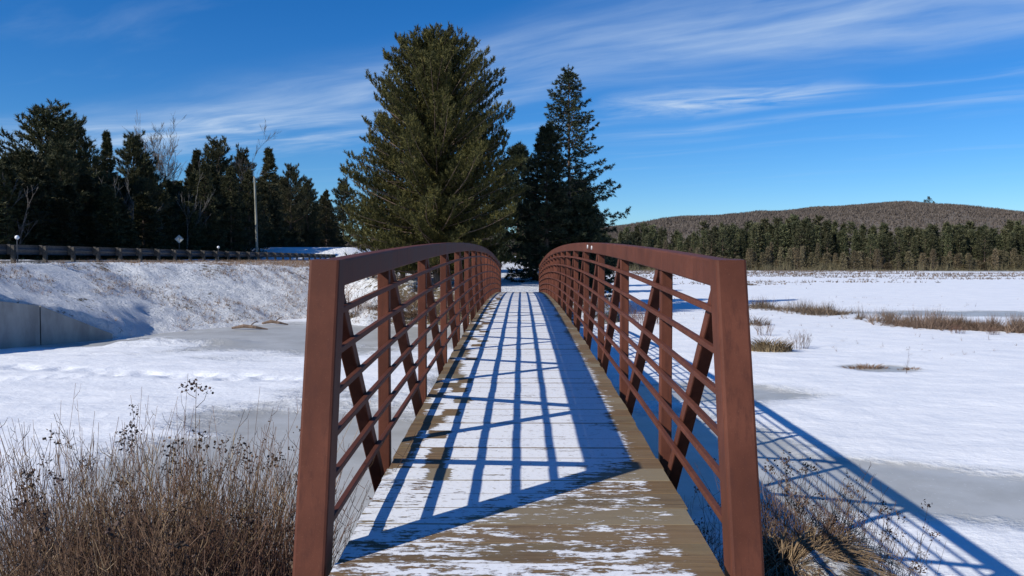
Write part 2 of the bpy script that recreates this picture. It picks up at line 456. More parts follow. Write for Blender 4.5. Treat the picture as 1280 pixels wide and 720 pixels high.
def dirt_mask(X, Y):
    m = np.full(X.shape, -0.6)
    far = sstep(Y, 150, 215) * sstep(X, 20, 60)
    m = np.maximum(m, far * 0.52 - 0.1)
    m = np.where(Y > 262, np.maximum(m, 0.75), m)
    return m
def marsh_z(X, Y):
    damp = np.clip(60 / (np.abs(X) + np.abs(Y) + 20), 0, 1)
    z = ICE + (fbm(X * 0.25, Y * 0.3, 3, 4) - 0.47) * 0.16 * damp
    z = z + (fbm(X * 1.7, Y * 2.0, 9, 3) - 0.44) * 0.05 * damp
    z = np.where(ice_mask(X, Y) > 0.55, ICE - 0.02 + (z - ICE) * 0.25, z)
    # tracks in the snow on the left
    for k in range(46):
        s = k / 45
        cx = -16.5 + 9.5 * s + 0.16 * (-1) ** k + 0.3 * sin(k * .9); cy = 25.2 - 2.6 * s + 0.35 * sin(k * 1.7)
        z = z - 0.10 * np.exp(-(((X - cx) / 0.17) ** 2 + ((Y - cy) / 0.2) ** 2))
    for k in range(40):
        s = k / 39
        cx = -15.0 + 9 * s + 0.14 * (-1) ** k; cy = 22.2 + 1.5 * sin(s * 3) + 0.25 * sin(k * 2.1)
        z = z - 0.08 * np.exp(-(((X - cx) / 0.16) ** 2 + ((Y - cy) / 0.19) ** 2))
    # windrow of heaped snow in front of the wing wall
    z = z + 0.30 * np.exp(-((Y - (31.9 + (X + 15) * 0.25)) / 0.45) ** 2) * sstep(X, -16.6, -15.6) * sstep(X, -10.5, -12.5) * (0.6 + 0.8 * fbm(X * 1.6, Y * 1.6, 5, 3))
    return z
def axis(lo, hi, fine, flo, fhi, mid, mlo, mhi):
    a = list(np.arange(flo, fhi + 1e-6, fine))
    b = list(np.arange(mlo, flo - 1e-6, mid)) + a + list(np.arange(fhi + mid, mhi + 1e-6, mid))
    s = mid
    while b[-1] < hi: s *= 1.22; b.append(b[-1] + s)
    s = mid
    while b[0] > lo: s *= 1.22; b.insert(0, b[0] - s)
    return np.array(b)
xs = axis(-4000, 5000, 0.16, -18, 12, 0.5, -24, 45)
ys = axis(-400, 6000, 0.16, 7, 31, 0.5, -4, 70)
g = obj('frozen_marsh', grid_mesh('frozen_marsh', xs, ys, marsh_z, {'ice': ice_mask, 'dirt': dirt_mask}), m_ice, smooth=True)
tag(g, 'flat frozen marsh and river under snow with bare grey ice', 'snowy ice', kind='structure')

# near bank: falls from deck level to the ice under the first metres of the bridge
def near_z(X, Y):
    wob = (fbm(X * 0.6 + 9, Y * 0.1, 21, 3) - 0.45) * 1.6
    side = 0.5 * sstep(np.abs(X), 3, 9)
    top = -0.12 - 0.35 * sstep(np.abs(X), 1.2, 3.5) + side * 0.3
    f = sstep(Y + wob, 6.9, 2.6)
    z = -2.35 + (top + 2.35) * f + (fbm(X * 2, Y * 2, 4, 3) - .45) * 0.14
    z = np.minimum(z, top + 0.02)
    z = np.maximum(z, -2.4 + 1.7 * np.exp(-np.abs((X - 2.15) / 1.05) ** 2 - np.abs((Y - 5.4) / 2.1) ** 2) + (fbm(X * 2.2, Y * 2.2, 14, 3) - .45) * 0.35)
    under = sstep(np.abs(X), 1.6, 1.25) * sstep(Y, 2.2, 2.6)
    return z - under * np.clip(z + 0.75, 0, 3)
o = obj('near_bank', grid_mesh('near_bank', np.arange(-30, 30.1, 0.3), np.arange(-30, 8.6, 0.25), near_z,
        {'grass': lambda X, Y: 0.62 - 0.45 * sstep(Y, 5.6, 7.0)}), m_bank, smooth=True)
tag(o, 'near riverbank of dead grass and snow below the bridge end', 'riverbank', kind='structure')

# far bank: trail embankment on the right, road embankment on the left
TX = np.array([-120, -24.0, -19.3, -17.6, -16.5, -15.6, -13.9, -12.3, -10.8, -9.3, -8.2, -5, -2.5, 3, 5.5, 7.0, 9])
TY = np.array([22.0, 22.85, 32.45, 34.7, 36.9, 40.1, 43.7, 46.2, 45.0, 42.2, 41.2, 42.3, 41.2, 41.4, 43.5, 60, 120])
def rise(Y): return np.interp(Y, [44, 60, 100, 200], [0, 0.35, 1.5, 2.6])
def far_z(X, Y):
    wig = (fbm(X * 0.5, Y * 0.5, 33, 3) - 0.45) * 1.3
    lvl = np.interp(X, [-24.0, -17, -9, -3, 8], [1.30, 0.95, 0.2, -0.22, -0.3]) + rise(Y) * sstep(X, -14, -5)
    # road embankment: one long even slope; behind the wing wall the fill follows the wall's top
    slope = -2.1 + 0.40 * (-0.92 * (X + 17.6) + 0.39 * (Y - 34.6) + wig)
    fill = -1.95 - 0.305 * (X + 17.6) - 0.313 * (Y - 34.7)
    shoulder = 1.25 - 0.45 * np.maximum(0, X + 23.2) - 0.3 * np.maximum(0, X + 18.6)
    zl = np.maximum(slope, np.where(X < -16.7, np.maximum(np.where(X < -17.5, fill, -9), shoulder), -9))
    # trail embankment
    toe = np.interp(X, [-20, -14, -12.3, -10.8, -9.3, -8.2, -5, -2.5, 3, 5.5, 7.0, 9], [75, 53, 48.2, 45.2, 42.4, 41.2, 42.3, 41.2, 41.4, 43.5, 60, 120])
    d1 = (Y - toe + wig) * np.interp(X, [-12, -9, -6], [.45, .75, .85])
    d2 = (6.8 - X) + (fbm(Y * 0.2, Y * 0, 8, 3) - .45) * 1.5
    zr = -2.1 + 0.5 * np.minimum(d1, d2)
    z = np.minimum(np.maximum(zl, zr), lvl)
    wl = np.interp(X, [-120, -24.0, -19.3, -17.6, -17.2], [22.0, 22.85, 32.45, 34.75, 34.9])
    z = np.where(Y < wl, z - 14 * (wl - Y), z)
    rough = sstep(X, -24.4, -22.6) * (0.10 + 0.12 * sstep(X, -3, -8))
    z = z + (fbm(X * 0.9, Y * 0.9, 2, 4) - 0.46) * rough * 1.0 + (fbm(X * 3, Y * 3, 6, 2) - .37) * 0.22 * sstep(X, -24.0, -22.0) * sstep(X, -2, -4)
    # snow bank piled beyond the bend of the road, in the shade of the woods
    z = z + 1.9 * sstep(Y, 104, 112) * sstep(X, -48, -41) * sstep(X, -18.5, -23.5)
    z = np.where(X < -34, np.maximum(z, 1.3 + (fbm(X * .2, Y * .2, 5, 3) - .4) * 0.6), z)
    return np.maximum(z, -3.2)
def far_grass(X, Y):
    g_ = 0.35 + 0.10 * sstep(Y, 47, 62) * sstep(X, -4, -9)
    g_ = g_ + 0.20 * (fbm(X * .3, Y * .3, 12, 3) - .45)
    g_ = np.where(X < -37.5, 1.6, g_)
    bank = sstep(X, -9, -6.5) * sstep(Y, 49, 46)
    g_ = g_ + bank * 0.30
    g_ = np.where(Y > 102, np.where(X < -43, 1.6, -0.8), g_)
    return g_
xs = np.concatenate([np.arange(-120, -48, 3.0), np.arange(-48, -25, 0.8), np.arange(-25, 11.1, 0.25)])
ys = np.concatenate([np.arange(22, 60, 0.25), np.arange(60, 120, 0.8), np.arange(120, 330, 5)])
o = obj('far_bank', grid_mesh('far_bank', xs, ys, far_z, {'grass': far_grass}), m_bank, smooth=True)
tag(o, 'snow flecked far bank rising to the road and the trail', 'riverbank', kind='structure')

def far_height(x, y): return float(far_z(np.array([[x]]), np.array([[y]]))[0, 0])
def near_height(x, y): return float(near_z(np.array([[x]]), np.array([[y]]))[0, 0])
def ice_height(x, y): return float(marsh_z(np.array([[x]]), np.array([[y]]))[0, 0])

# road on the embankment, with a short span over the river left of the frame
o = obj('road', grid_mesh('road', np.linspace(-33.4, -25.4, 9), np.concatenate([np.arange(-60, 30, 6), np.arange(30, 106, 3)]), lambda X, Y: 1.385 - 0.02 * np.abs(X + 29.4) + 0 * Y), m_asphalt)
tag(o, 'salt stained asphalt road along the top of the embankment', 'road', kind='structure')
mb = MB(); mb.box((-29.0, 18.2, 0.82), (4.4, 9.6, 0.42))
o = obj('road_bridge', mb.mesh('road_bridge', (0, 0, 0)), m_conc)
tag(o, 'concrete road bridge slab over the river beside the wing wall', 'bridge')
o = obj('road_embankment', grid_mesh('road_embankment', np.arange(-70, -19.9, 1.0), np.arange(-60, 10.6, 1.5), lambda X, Y: np.minimum(1.25, -2.4 + np.clip(-20.2 - X, 0, 20) * 0.8) - 3 * sstep(Y, 8, 11), {'grass': lambda X, Y: 0.2 + 0 * X}), m_bank, smooth=True)
tag(o, 'snowy embankment carrying the road on the near side', 'embankment', kind='structure')

# trail beyond the bridge
def trail_z(X, Y):
    return np.interp(Y, [39, 43], [-0.27, -0.15]) + rise(Y) + (fbm(X * 1.4, Y * 0.5, 14, 3) - .45) * 0.10
ysT = np.concatenate([np.arange(39.62, 90, 0.3), np.arange(90, 200, 3)])
xo = np.linspace(-1.35, 1.35, 12)
XX = xo[None, :] + (-0.012 * np.clip(ysT - 45, 0, 400) ** 1.25 * 0.6)[:, None]
YY = np.repeat(ysT[:, None], 12, 1)
i = np.arange(len(ysT) - 1)[:, None] * 12 + np.arange(11)[None, :]
me = mesh_np('trail', np.stack([XX, YY, trail_z(XX, YY)], -1).reshape(-1, 3), np.stack([i, i + 1, i + 13, i + 12], -1).reshape(-1, 4), {'grass': np.full(XX.size, 0.16)})  # brown flecks: bare ruts, and colour standing in for dappled tree shade
o = obj('trail', me, m_bank, smooth=True); tag(o, 'snow covered trail leading off between the trees', 'trail', kind='structure')
o = obj('approach_path', grid_mesh('approach_path', np.linspace(-1.1, 1.1, 6), np.arange(-28, 3.5, 0.4)[:79], lambda X, Y: -0.03 + 0 * X + (fbm(X * 2, Y * 2, 3, 2) - .4) * .02, {'grass': lambda X, Y: 0.1 + 0 * X}), m_bank)
tag(o, 'snowy path leading onto the near end of the bridge', 'path', kind='structure')

# distant wooded hill
HQ = [-0.6, -0.3, 0.0, 0.10, 0.141, 0.181, 0.25, 0.31, 0.36, 0.46, 0.516, 0.57, 0.63, 0.80, 1.1, 1.6]
HP = [10, 20, 34, 41, 47, 55, 58, 63, 68, 72, 68, 63, 57, 48, 30, 10]
def hill_z(X, Y):
    q = X / 1500.0
    ridge = np.interp(q, HQ, HP) * 1.5 - 7
    f = np.where(Y < 1500, sstep(Y, 800, 1500) ** 0.8, 1 - 0.6 * sstep(Y, 1500, 2600))
    return -3 + (ridge + 3) * f + (fbm(X * 0.012, Y * 0.012, 44, 4) - .47) * 14 * f
o = obj('hill', grid_mesh('hill', np.arange(-1000, 2600, 24.0), np.arange(800, 2600, 30.0), hill_z), m_hill, smooth=True)
tag(o, 'long low hill of bare brown woods on the horizon', 'hill', kind='structure')

# ------------------------------------------------------------------ the bridge
Y0, BAY, NB = 3.45, 2.25, 16
YC, KC = 19.3, 0.00145
def dk(y): return 0.363 - KC * (y - YC) ** 2             # deck top
def dslope(y): return -2 * KC * (y - YC)
RAIL = 1.385                                               # top of the handrail above the deck
CH = 0.42
BL = (0.0, Y0, 0.0)
bridge = thing('pedestrian_bridge', 'arched brown steel truss footbridge with snowy plank deck', 'footbridge', BL)

def sweep(path, xc, hw, hh, ch=0.006, cap=True, ends=None):
    """rectangular hollow section swept along a path in the YZ plane; hw is half the width across the bridge"""
    path = np.asarray(path, float); n = len(path)
    t_ = np.gradient(path, axis=0); t_ /= np.linalg.norm(t_, axis=1)[:, None]
    nv = np.stack([-t_[:, 1], t_[:, 0]], 1)
    c2 = ch * 0.4
    sec = []
    for sx_, sz_, fl in ((1, 1, 0), (-1, 1, 1), (-1, -1, 0), (1, -1, 1)):
        pts_ = [(hw, hh - ch), (hw - c2 * .7, hh - c2 * .7), (hw - ch, hh)]
        if fl: pts_ = pts_[::-1]
        sec += [(sx_ * a_, sz_ * b_) for a_, b_ in pts_]
    m = len(sec)
    V = np.zeros((n, m, 3))
    for j, (u_, v_) in enumerate(sec):
        V[:, j, 0] = xc + u_; V[:, j, 1] = path[:, 0] + nv[:, 0] * v_; V[:, j, 2] = path[:, 1] + nv[:, 1] * v_
    if ends is not None:                                   # cut the ends at given heights (vertical members)
        for r_, z_ in ((0, ends[0]), (-1, ends[1])):
            if z_ is None: continue
            tt = t_[r_]
            for j in range(m):
                dz_ = z_(V[r_, j, 1]) - V[r_, j, 2]
                V[r_, j, 1] += dz_ * tt[0] / tt[1]; V[r_, j, 2] += dz_
    i = np.arange(n - 1)[:, None] * m; j = np.arange(m)[None, :]; k = (j + 1) % m
    F4 = np.stack([i + j, i + k, i + m + k, i + m + j], -1).reshape(-1, 4)
    mb = MB(); mb.add(V.reshape(-1, 3), F4)
    if cap:
        mb.add(V[0], np.arange(m)[None, ::-1]); mb.add(V[-1], np.arange(m)[None, :])
    return mb
def part(name, mb, mat, off=BL): return obj(name, mb.mesh(name, off), mat, bridge)

TW = 1.0
LEAN = 0.245
YE = Y0 + NB * BAY
yn = 3.565; yf = YE - 0.115
ytop_n = yn + LEAN * (CH + RAIL) + 0.0; ytop_f = yf - LEAN * (CH + RAIL)
for sx_ in (-1, 1):
    xc = sx_ * TW
    # handrail (top chord)
    yy = np.linspace(ytop_n + 0.02, ytop_f - 0.02, 74)
    part('top_rail', sweep(np.stack([yy, dk(yy) + RAIL - 0.071], 1), sx_ * 1.005, 0.055, 0.071, 0.012), m_steel)
    # end posts lean inwards
    for (yb, sg) in ((yn, 1), (yf, -1)):
        zb = dk(yb) - CH - 0.14
        yt = yb + sg * LEAN * 1.9
        zt = dk(yb) - CH + 1.9
        pth = np.array([[yb - sg * LEAN * 0.14, zb], [yt, zt]])
        part('end_post', sweep(pth, xc, 0.0755, 0.077, 0.014, ends=(None, lambda y: dk(y) + RAIL + 0.003)), m_steel)
    yy = np.linspace(Y0 + 0.02, YE - 0.02, 74)
    part('bottom_chord', sweep(np.stack([yy, dk(yy) - CH], 1), xc, 0.072, 0.075, 0.012), m_steel)
    for k in range(1, NB):
        y = Y0 + k * BAY
        part('vertical_post', sweep(np.array([[y, dk(y) - CH + 0.06], [y, dk(y) + RAIL - 0.115]]), sx_ * 1.005, 0.041, 0.041, 0.008), m_steel)
    for k in range(NB):
        ya, yb = Y0 + k * BAY, Y0 + (k + 1) * BAY
        if k < NB // 2: top_y, bot_y = ya + 0.13, yb - 0.09
        else: top_y, bot_y = yb - 0.13, ya + 0.09
        if k == 0: top_y = ytop_n + 0.12
        if k == NB - 1: top_y = ytop_f - 0.12
        part('diagonal_brace', sweep(np.array([[top_y, dk(top_y) + RAIL - 0.12], [bot_y, dk(bot_y) - CH + 0.05]]), sx_ * 1.005, 0.040, 0.040, 0.008), m_steel)
    for j in range(6):
        hgt = 0.145 + 0.197 * j
        ly = LEAN * (hgt + CH)
        yy = np.linspace(yn + ly + 0.03, yf - ly - 0.03, 74)
        part('guard_rail_tube', sweep(np.stack([yy, dk(yy) + hgt], 1), sx_ * 0.948, 0.0155, 0.0155, 0.004), m_steel)
for k in range(NB + 1):
    y = Y0 + k * BAY
    y = min(max(y, Y0 + 0.12), YE - 0.12)
    mb = MB(); mb.box((0, y, dk(y) - 0.21), (0.925, 0.05, 0.075)); part('floor_beam', mb, m_steel)
for xst in (-0.55, 0, 0.55):
    yy = np.linspace(Y0 + 0.05, YE - 0.05, 60)
    part('stringer', sweep(np.stack([yy, dk(yy) - 0.09], 1), xst, 0.04, 0.042), m_post)
# two pale bolt heads on the inner face of the right handrail
for (yb_, dy) in ((10.9, 0), (11.55, 0.01)):
    zc_ = dk(yb_) + RAIL - 0.07 + dy
    mb = MB(); mb.tube([[0.955, yb_, zc_], [0.938, yb_, zc_]], 0.028, 8, caps=True)
    part('bolt_head', mb, m_white)

# planks
PW_ = 0.2405
nplank = int((YE - 0.03 - 3.42) / PW_)
def plank_mb():
    mb = MB(); c_ = 0.0025; hw, ht = PW_ / 2 - 0.0018, 0.022
    sec = [(-hw, -ht), (hw, -ht), (hw, ht - c_), (hw - c_, ht), (-hw + c_, ht), (-hw, ht - c_)]
    n = len(sec); L = 0.885
    V = np.array([[x, a_, b_] for x in (-L, L) for a_, b_ in sec])
    F = np.array([[j, (j + 1) % n, n + (j + 1) % n, n + j] for j in range(n)])
    mb.add(V, F); mb.add(V[:n], np.arange(n)[None, ::-1]); mb.add(V[n:], np.arange(n)[None, :])
    return mb
pm = plank_mb().mesh('deck_plank'); pm.materials.append(m_deck); pm.polygons.foreach_set('use_smooth', np.zeros(len(pm.polygons), bool))
rest = MB()
for k in range(nplank):
    y = 3.42 + PW_ * (k + 0.5)
    a_ = math.atan(dslope(y)); z = dk(y) - 0.022 + random.uniform(-0.003, 0.003)
    dxr = random.uniform(-0.008, 0.008)
    if k < 100:
        o = bpy.data.objects.new('deck_plank', pm); COL.objects.link(o); o.parent = bridge
        o.location = (dxr, y - Y0, z); o.rotation_euler = (a_, 0, random.uniform(-0.002, 0.002))
    else:
        pb = plank_mb(); V = pb.V[0].copy()
        V = V @ np.array([[1, 0, 0], [0, cos(a_), sin(a_)], [0, -sin(a_), cos(a_)]]) + np.array([dxr, y, z])
        rest.add(V, [np.concatenate(f) for f in pb.F.values()][0]) if False else None
        base_n = rest.n
        rest.V.append(np.concatenate(pb.V) @ np.array([[1, 0, 0], [0, cos(a_), sin(a_)], [0, -sin(a_), cos(a_)]]) + np.array([dxr, y, z]))
        for kk_, fs in pb.F.items():
            rest.F.setdefault(kk_, []).extend([f + base_n for f in fs])
        rest.n += sum(len(v) for v in pb.V); rest.A.append(np.full(sum(len(v) for v in pb.V), .5))
o = part('far_planks', rest, m_deck); o['kind'] = 'stuff'

for (nm, yc, lab) in (('bridge_abutment', 3.0, 'grey concrete abutment under the near end of the bridge'), ('bridge_abutment', 39.9, 'grey concrete abutment under the far end of the bridge')):
    zt = dk(yc) - CH - 0.16
    mb = MB(); mb.box((0, 0, -0.9), (1.35, 0.62, 0.9)); mb.box((0, (0.42 if yc > 20 else -0.42), 0.17), (1.33, 0.16, 0.165))
    o = obj(nm, mb.mesh(nm), m_conc); o.location = (0, yc, zt); tag(o, lab, 'abutment')

# ------------------------------------------------------------------ wing wall and road furniture
def wing_panel(x0, y0, x1, y1, zt0, zt1, zb, th):
    d = np.array([x1 - x0, y1 - y0]); d /= np.linalg.norm(d); n = np.array([-d[1], d[0]]) * th
    v = []
    for (x, y, zt) in ((x0, y0, zt0), (x1, y1, zt1)):
        for off in (0, 1):
            for z in (zb, zt): v.append([x + n[0] * off, y + n[1] * off, z])
    F = [[0, 4, 5, 1], [2, 3, 7, 6], [1, 5, 7, 3], [0, 2, 6, 4], [0, 1, 3, 2], [4, 6, 7, 5]]
    mb = MB(); mb.add(v, np.array(F)); return mb
wall = thing('wing_wall', 'grey concrete wing wall sloping down into the snowy road embankment', 'wall', (-19, 32, -2.0))
WL = [(-24.0, 22.3), (-19.3, 31.9), (-19.28, 31.95), (-17.6, 34.3)]
zt = lambda x: np.interp(x, [-24.0, -22.6, -19.8, -19.3, -17.6], [1.3, 1.28, 0.02, -0.42, -1.78])
for (a_, b_) in ((0, 1), (2, 3)):
    pb = wing_panel(*WL[a_], *WL[b_], zt(WL[a_][0]), zt(WL[b_][0]), -2.6, 0.45)
    obj('wall_panel', pb.mesh('wall_panel', (-19, 32, -2.0)), m_conc, wall)

GX, GSP = -24.5, 2.6
GR = thing('guardrail', 'dark steel guardrail on posts along the embankment road', 'guardrail', (GX, 38.5, 1.3))
GY = [38.5 - 2 * GSP + GSP * i for i in range(0, 29)]
for i_, y in enumerate(GY):
    mb = MB(); mb.box((GX, y, 1.66), (0.085, 0.085, 0.46), 0); obj('guardrail_post', mb.mesh('guardrail_post', (GX, 38.5, 1.3)), m_post, GR)
    mb = MB(); mb.box((GX - 0.17, y, 1.93), (0.083, 0.10, 0.24), 0); obj('spacer_block', mb.mesh('spacer_block', (GX, 38.5, 1.3)), m_post, GR)
sec = [(0, -0.155), (-0.07, -0.11), (-0.07, -0.06), (0, -0.015), (0, 0.015), (-0.07, 0.06), (-0.07, 0.11), (0, 0.155)]
V = []
for y in (GY[0] - 0.3, GY[-1] + 0.3):
    for dx, dz_ in sec: V.append([GX - 0.26 + dx, y, 1.92 + dz_ * 1.55])
    for dx, dz_ in sec[::-1]: V.append([GX - 0.264 + dx, y, 1.92 + dz_ * 1.55])
m_ = 16
F = [[j, (j + 1) % m_, m_ + (j + 1) % m_, m_ + j] for j in range(m_)]
mb = MB(); mb.add(V, np.array(F)); obj('corrugated_beam', mb.mesh('corrugated_beam', (GX, 38.5, 1.3)), m_galv, GR)

def marker(x, y, z0, h, r, lab):
    t_ = thing('delineator', lab, 'road marker', (x, y, z0), 'white topped markers by the guardrail')
    mb = MB(); mb.tube([[0, 0, -0.3], [0, 0, h - r * 0.7]], 0.028, 8, caps=True); obj('post', mb.mesh('post'), m_galv, t_)
    mb = MB(); n = 9
    a = np.linspace(-pi / 2, pi / 2, n)
    mb.tube([[0, 0, h + r * sin(q)] for q in a], [max(0.001, r * cos(q)) for q in a], 12)
    obj('reflector', mb.mesh('reflector'), m_white, t_, smooth=True)
marker(-24.3, 38.5, 1.25, 1.25, 0.105, 'white ball on a thin post in front of the leftmost guardrail stretch')
marker(-25.1, 66.5, 1.35, 1.12, 0.11, 'small white ball marker behind the guardrail between the sign and pole')

sg = thing('diamond_sign', 'pale faded diamond road sign on a post beyond the guardrail', 'road sign', (at(223, 78), 78, 1.3), rz=RAD(12)); sg.scale = (1.33,) * 3
mb = MB(); mb.box((0, 0.03, 0.75), (0.03, 0.02, 1.05)); obj('sign_post', mb.mesh('sign_post'), m_post, sg)
mb = MB(); s_ = 0.315
V = [[s_ * a_, y_, 1.62 + s_ * b_] for y_ in (-0.006, 0.006) for a_, b_ in ((1, 0), (0, 1), (-1, 0), (0, -1))]
mb.add(V, [np.array([[3, 2, 1, 0], [4, 5, 6, 7]] + [[j, (j + 1) % 4, 4 + (j + 1) % 4, 4 + j] for j in range(4)])])
pnl = obj('sign_panel', mb.mesh('sign_panel'), m_sign, sg)
mb = MB(); mb.tube([[-.02, -0.012, 1.50], [-0.02, -0.012, 1.62], [0.05, -0.012, 1.67], [0.0, -0.012, 1.74]], 0.018, 4, caps=True)
obj('sign_mark', mb.mesh('sign_mark'), m_signdark, pnl)

pl = thing('utility_pole', 'tall pale wooden pole standing before the dark woods', 'utility pole', (at(321, 100), 100, 1.2)); pl.scale = (1.3, 1.3, 1.31)
mb = MB(); mb.tube([[0, 0, -0.5], [-0.08, 0, 4], [-0.2, 0, 8.1]], [0.125, 0.11, 0.085], 10, caps=True)
obj('pole', mb.mesh('pole'), m_pole, pl, smooth=True)
mb = MB(); mb.tube([[0, 0, 0], [0, 0, 5.2]], 0.1, 8, caps=True)
o = obj('dark_pole', mb.mesh('dark_pole'), m_twigbark); o.location = (at(305, 108), 108, 0.9); o.scale = (1.3, 1.3, 1.1); o.name = 'utility_pole'
tag(o, 'short dark thin pole in shade left of the pale pole', 'utility pole')

# ------------------------------------------------------------------ trees
def conifer(seed, H, R, base, prof, whorl, per, tb, tt, up, step, tw, n, nl, nw, spread, tr, shoots=(0.45, 0.75, 1.0), along=0.0, upb=0.25, jit=0.25, inner=0.22, zig=0.0, dead=0):
    r = np.random.default_rng(seed)
    wood = MB(); P = []; A = []
    nz = 9
    zz = np.linspace(-0.3, H, nz)
    cx = np.cumsum(r.normal(0, zig, nz)); cy = np.cumsum(r.normal(0, zig, nz)); cx -= cx[0]; cy -= cy[0]
    wood.tube(np.stack([cx, cy, zz], 1), tr * (1 - np.clip(zz / H, 0, 1) * 0.94), 8)
    z = base; az0 = 0
    while z < H * 0.985:
        u = (z - base) / (H - base)
        ox, oy = np.interp(z, zz, cx), np.interp(z, zz, cy)
        az0 += r.uniform(0.5, 1.3)
        for kx in range(per):
            rr = R * prof(u) * r.uniform(1 - jit, 1 + jit * 0.6)
            rr = max(rr, 0.06)
            az = az0 + kx * 2 * pi / per + r.normal(0, 0.25)
            tl = RAD(tb + (tt - tb) * u + r.normal(0, 5))
            hd = np.array([cos(az), sin(az), 0]); sdv = np.array([-sin(az), cos(az), 0])
            tq = np.linspace(0, 1, 7)
            bend = r.normal(0, 0.10)
            zoff = r.uniform(-0.5, 0.5) * whorl
            def pt(q):
                q = np.asarray(q)[:, None]
                return np.array([ox, oy, z + zoff]) + hd * (rr * q * cos(tl)) + sdv * (rr * bend * q * q) + np.array([0, 0, 1]) * (rr * (math.sin(tl) * q + up * q ** 2.2))
            pts = pt(tq)
            wood.tube(pts, np.linspace(0.010 * rr + 0.010, 0.005, 7), 4)
            m = max(3, int(rr / step))
            q = np.linspace(inner if u < 0.9 else 0.05, 1.0, m); q = np.repeat(q, 2)
            sgn = np.tile([-1, 1], m) * r.uniform(0.4, 1.0, 2 * m)
            b0 = pt(q)
            tang = pt(q + 0.02) - pt(q - 0.02); tang /= np.linalg.norm(tang, axis=1)[:, None]
            dv = tang * r.uniform(0.35, 0.9, (2 * m, 1)) + sdv[None] * sgn[:, None] + np.array([0, 0, 1]) * r.normal(upb, 0.3, (2 * m, 1))
            dv /= np.linalg.norm(dv, axis=1)[:, None]
            L = tw * min(rr ** 0.5, rr * 1.1) * (1.15 - 0.65 * q) * r.uniform(0.6, 1.25, 2 * m)
            for s_ in shoots:
                P.append(b0 + dv * (L * s_)[:, None] + r.normal(0, 0.04, (2 * m, 3))); 
                ax = dv + np.array([0, 0, upb]); A.append(ax / np.linalg.norm(ax, axis=1)[:, None])
            P.append(pts[-1:]); A.append(hd[None] * 0.7 + np.array([[0, 0, 0.7 if up > 0 else 0.1]]))
        z += whorl * (1.15 - 0.45 * u) * r.uniform(0.8, 1.2)
    for q in np.linspace(0.9, 1.0, 6):
        P.append(np.array([[cx[-1], cy[-1], H * q]])); A.append(np.array([[0, 0, 1.0]]))
    for kx in range(dead):                                 # dead snags on the lower stem
        z = r.uniform(0.08, 0.5) * H; az = r.uniform(0, 2 * pi); L = r.uniform(0.3, 0.75) * R
        wood.tube([[0, 0, z], [cos(az) * L * .6, sin(az) * L * .6, z + r.normal(0, .15)], [cos(az) * L, sin(az) * L, z + r.normal(0.1, .25)]], [0.028, 0.018, 0.006], 3)
    P = np.concatenate(P); A = np.concatenate(A)
    V, F, tone = blades(P, A, n, nl[0], nl[1], spread, nw, r, along)
    fol = MB(); fol.add(V, F, tone)
    return wood, fol
def tree_thing(name, built, wm, fm, label, loc, group=None, cat='tree', rz=0):
    wd, fo = built
    t_ = thing(name, label, cat, loc, group, rz)
    obj('trunk', wd.mesh('trunk', tone=False), wm, t_, smooth=True)
    obj('crown', fo.mesh('crown', tone=True), fm, t_)
    return t_

# the big pine and its neighbours at the far end of the bridge
pine_prof = lambda u: float(np.interp(u, [0, .1, .2, .4, .6, .8, .9, 1], [.82, .95, 1, .99, .84, .58, .36, .10]))
pb_ = conifer(11, 14.4, 4.9, 0.7, pine_prof, 0.34, 8, -4, 40, 0.18, 0.20, 0.29, 14, (0.10, 0.23), 0.040, 0.58, 0.24, along=0.20, upb=0.7, jit=0.28, inner=0.06, dead=40)
tree_thing('pine_tree', pb_, m_bark, m_pine, 'big bushy pine with upright shoots left of the trail', (-4.9, 47.4, far_height(-4.9, 47.4) - 0.1))
pb_ = conifer(12, 10.8, 2.9, 0.6, pine_prof, 0.46, 5, -6, 52, 0.2, 0.27, 0.36, 12, (0.13, 0.26), 0.038, 0.42, 0.17, along=0.22, upb=0.5, jit=0.35, dead=30)
tree_thing('pine_tree', pb_, m_bark, m_pine, 'lower pine tucked against the left side of the big pine', (-7.4, 50.5, far_height(-7.4, 50.5) - 0.1))
pb_ = conifer(13, 10.4, 2.6, 0.8, pine_prof, 0.46, 5, -6, 52, 0.2, 0.27, 0.36, 12, (0.13, 0.26), 0.038, 0.42, 0.17, along=0.22, upb=0.5, jit=0.35, dead=30)
tree_thing('pine_tree', pb_, m_bark, m_pine, 'shorter pine between the big pine and the trail', (-2.75, 51.5, far_height(-2.75, 51.5) - 0.1))
pb_ = conifer(14, 4.6, 2.0, 0.2, pine_prof, 0.36, 5, 4, 52, 0.2, 0.22, 0.36, 12, (0.12, 0.24), 0.036, 0.45, 0.09, along=0.2, upb=0.5, jit=0.4)
yp = tree_thing('pine_tree', pb_, m_bark, m_pine, 'low spreading young pine at the left foot of the big pine', (-9.0, 49.0, far_height(-9.0, 49.0) - 0.1))
spr_prof = lambda u: (1 - u) ** 0.85 * 0.97 + 0.03
sb_ = conifer(21, 14.9, 4.1, 2.3, spr_prof, 0.56, 5, -14, 34, 0.18, 0.22, 0.27, 12, (0.10, 0.25), 0.044, 0.6, 0.2, along=0.14, upb=-0.12, jit=0.28, inner=0.2, zig=0.02, dead=20)
tree_thing('spruce_tree', sb_, m_bark, m_spruce, 'tall open spruce with drooping boughs right of the trail', (3.35, 55.0, far_height(3.35, 55) - 0.1))
sb_ = conifer(22, 10.2, 2.5, 0.3, lambda u: (1 - u) ** 0.7 * 0.97 + 0.03, 0.36, 6, -10, 30, 0.10, 0.24, 0.36, 13, (0.12, 0.28), 0.05, 0.6, 0.17, along=0.15, upb=0.0, jit=0.25)
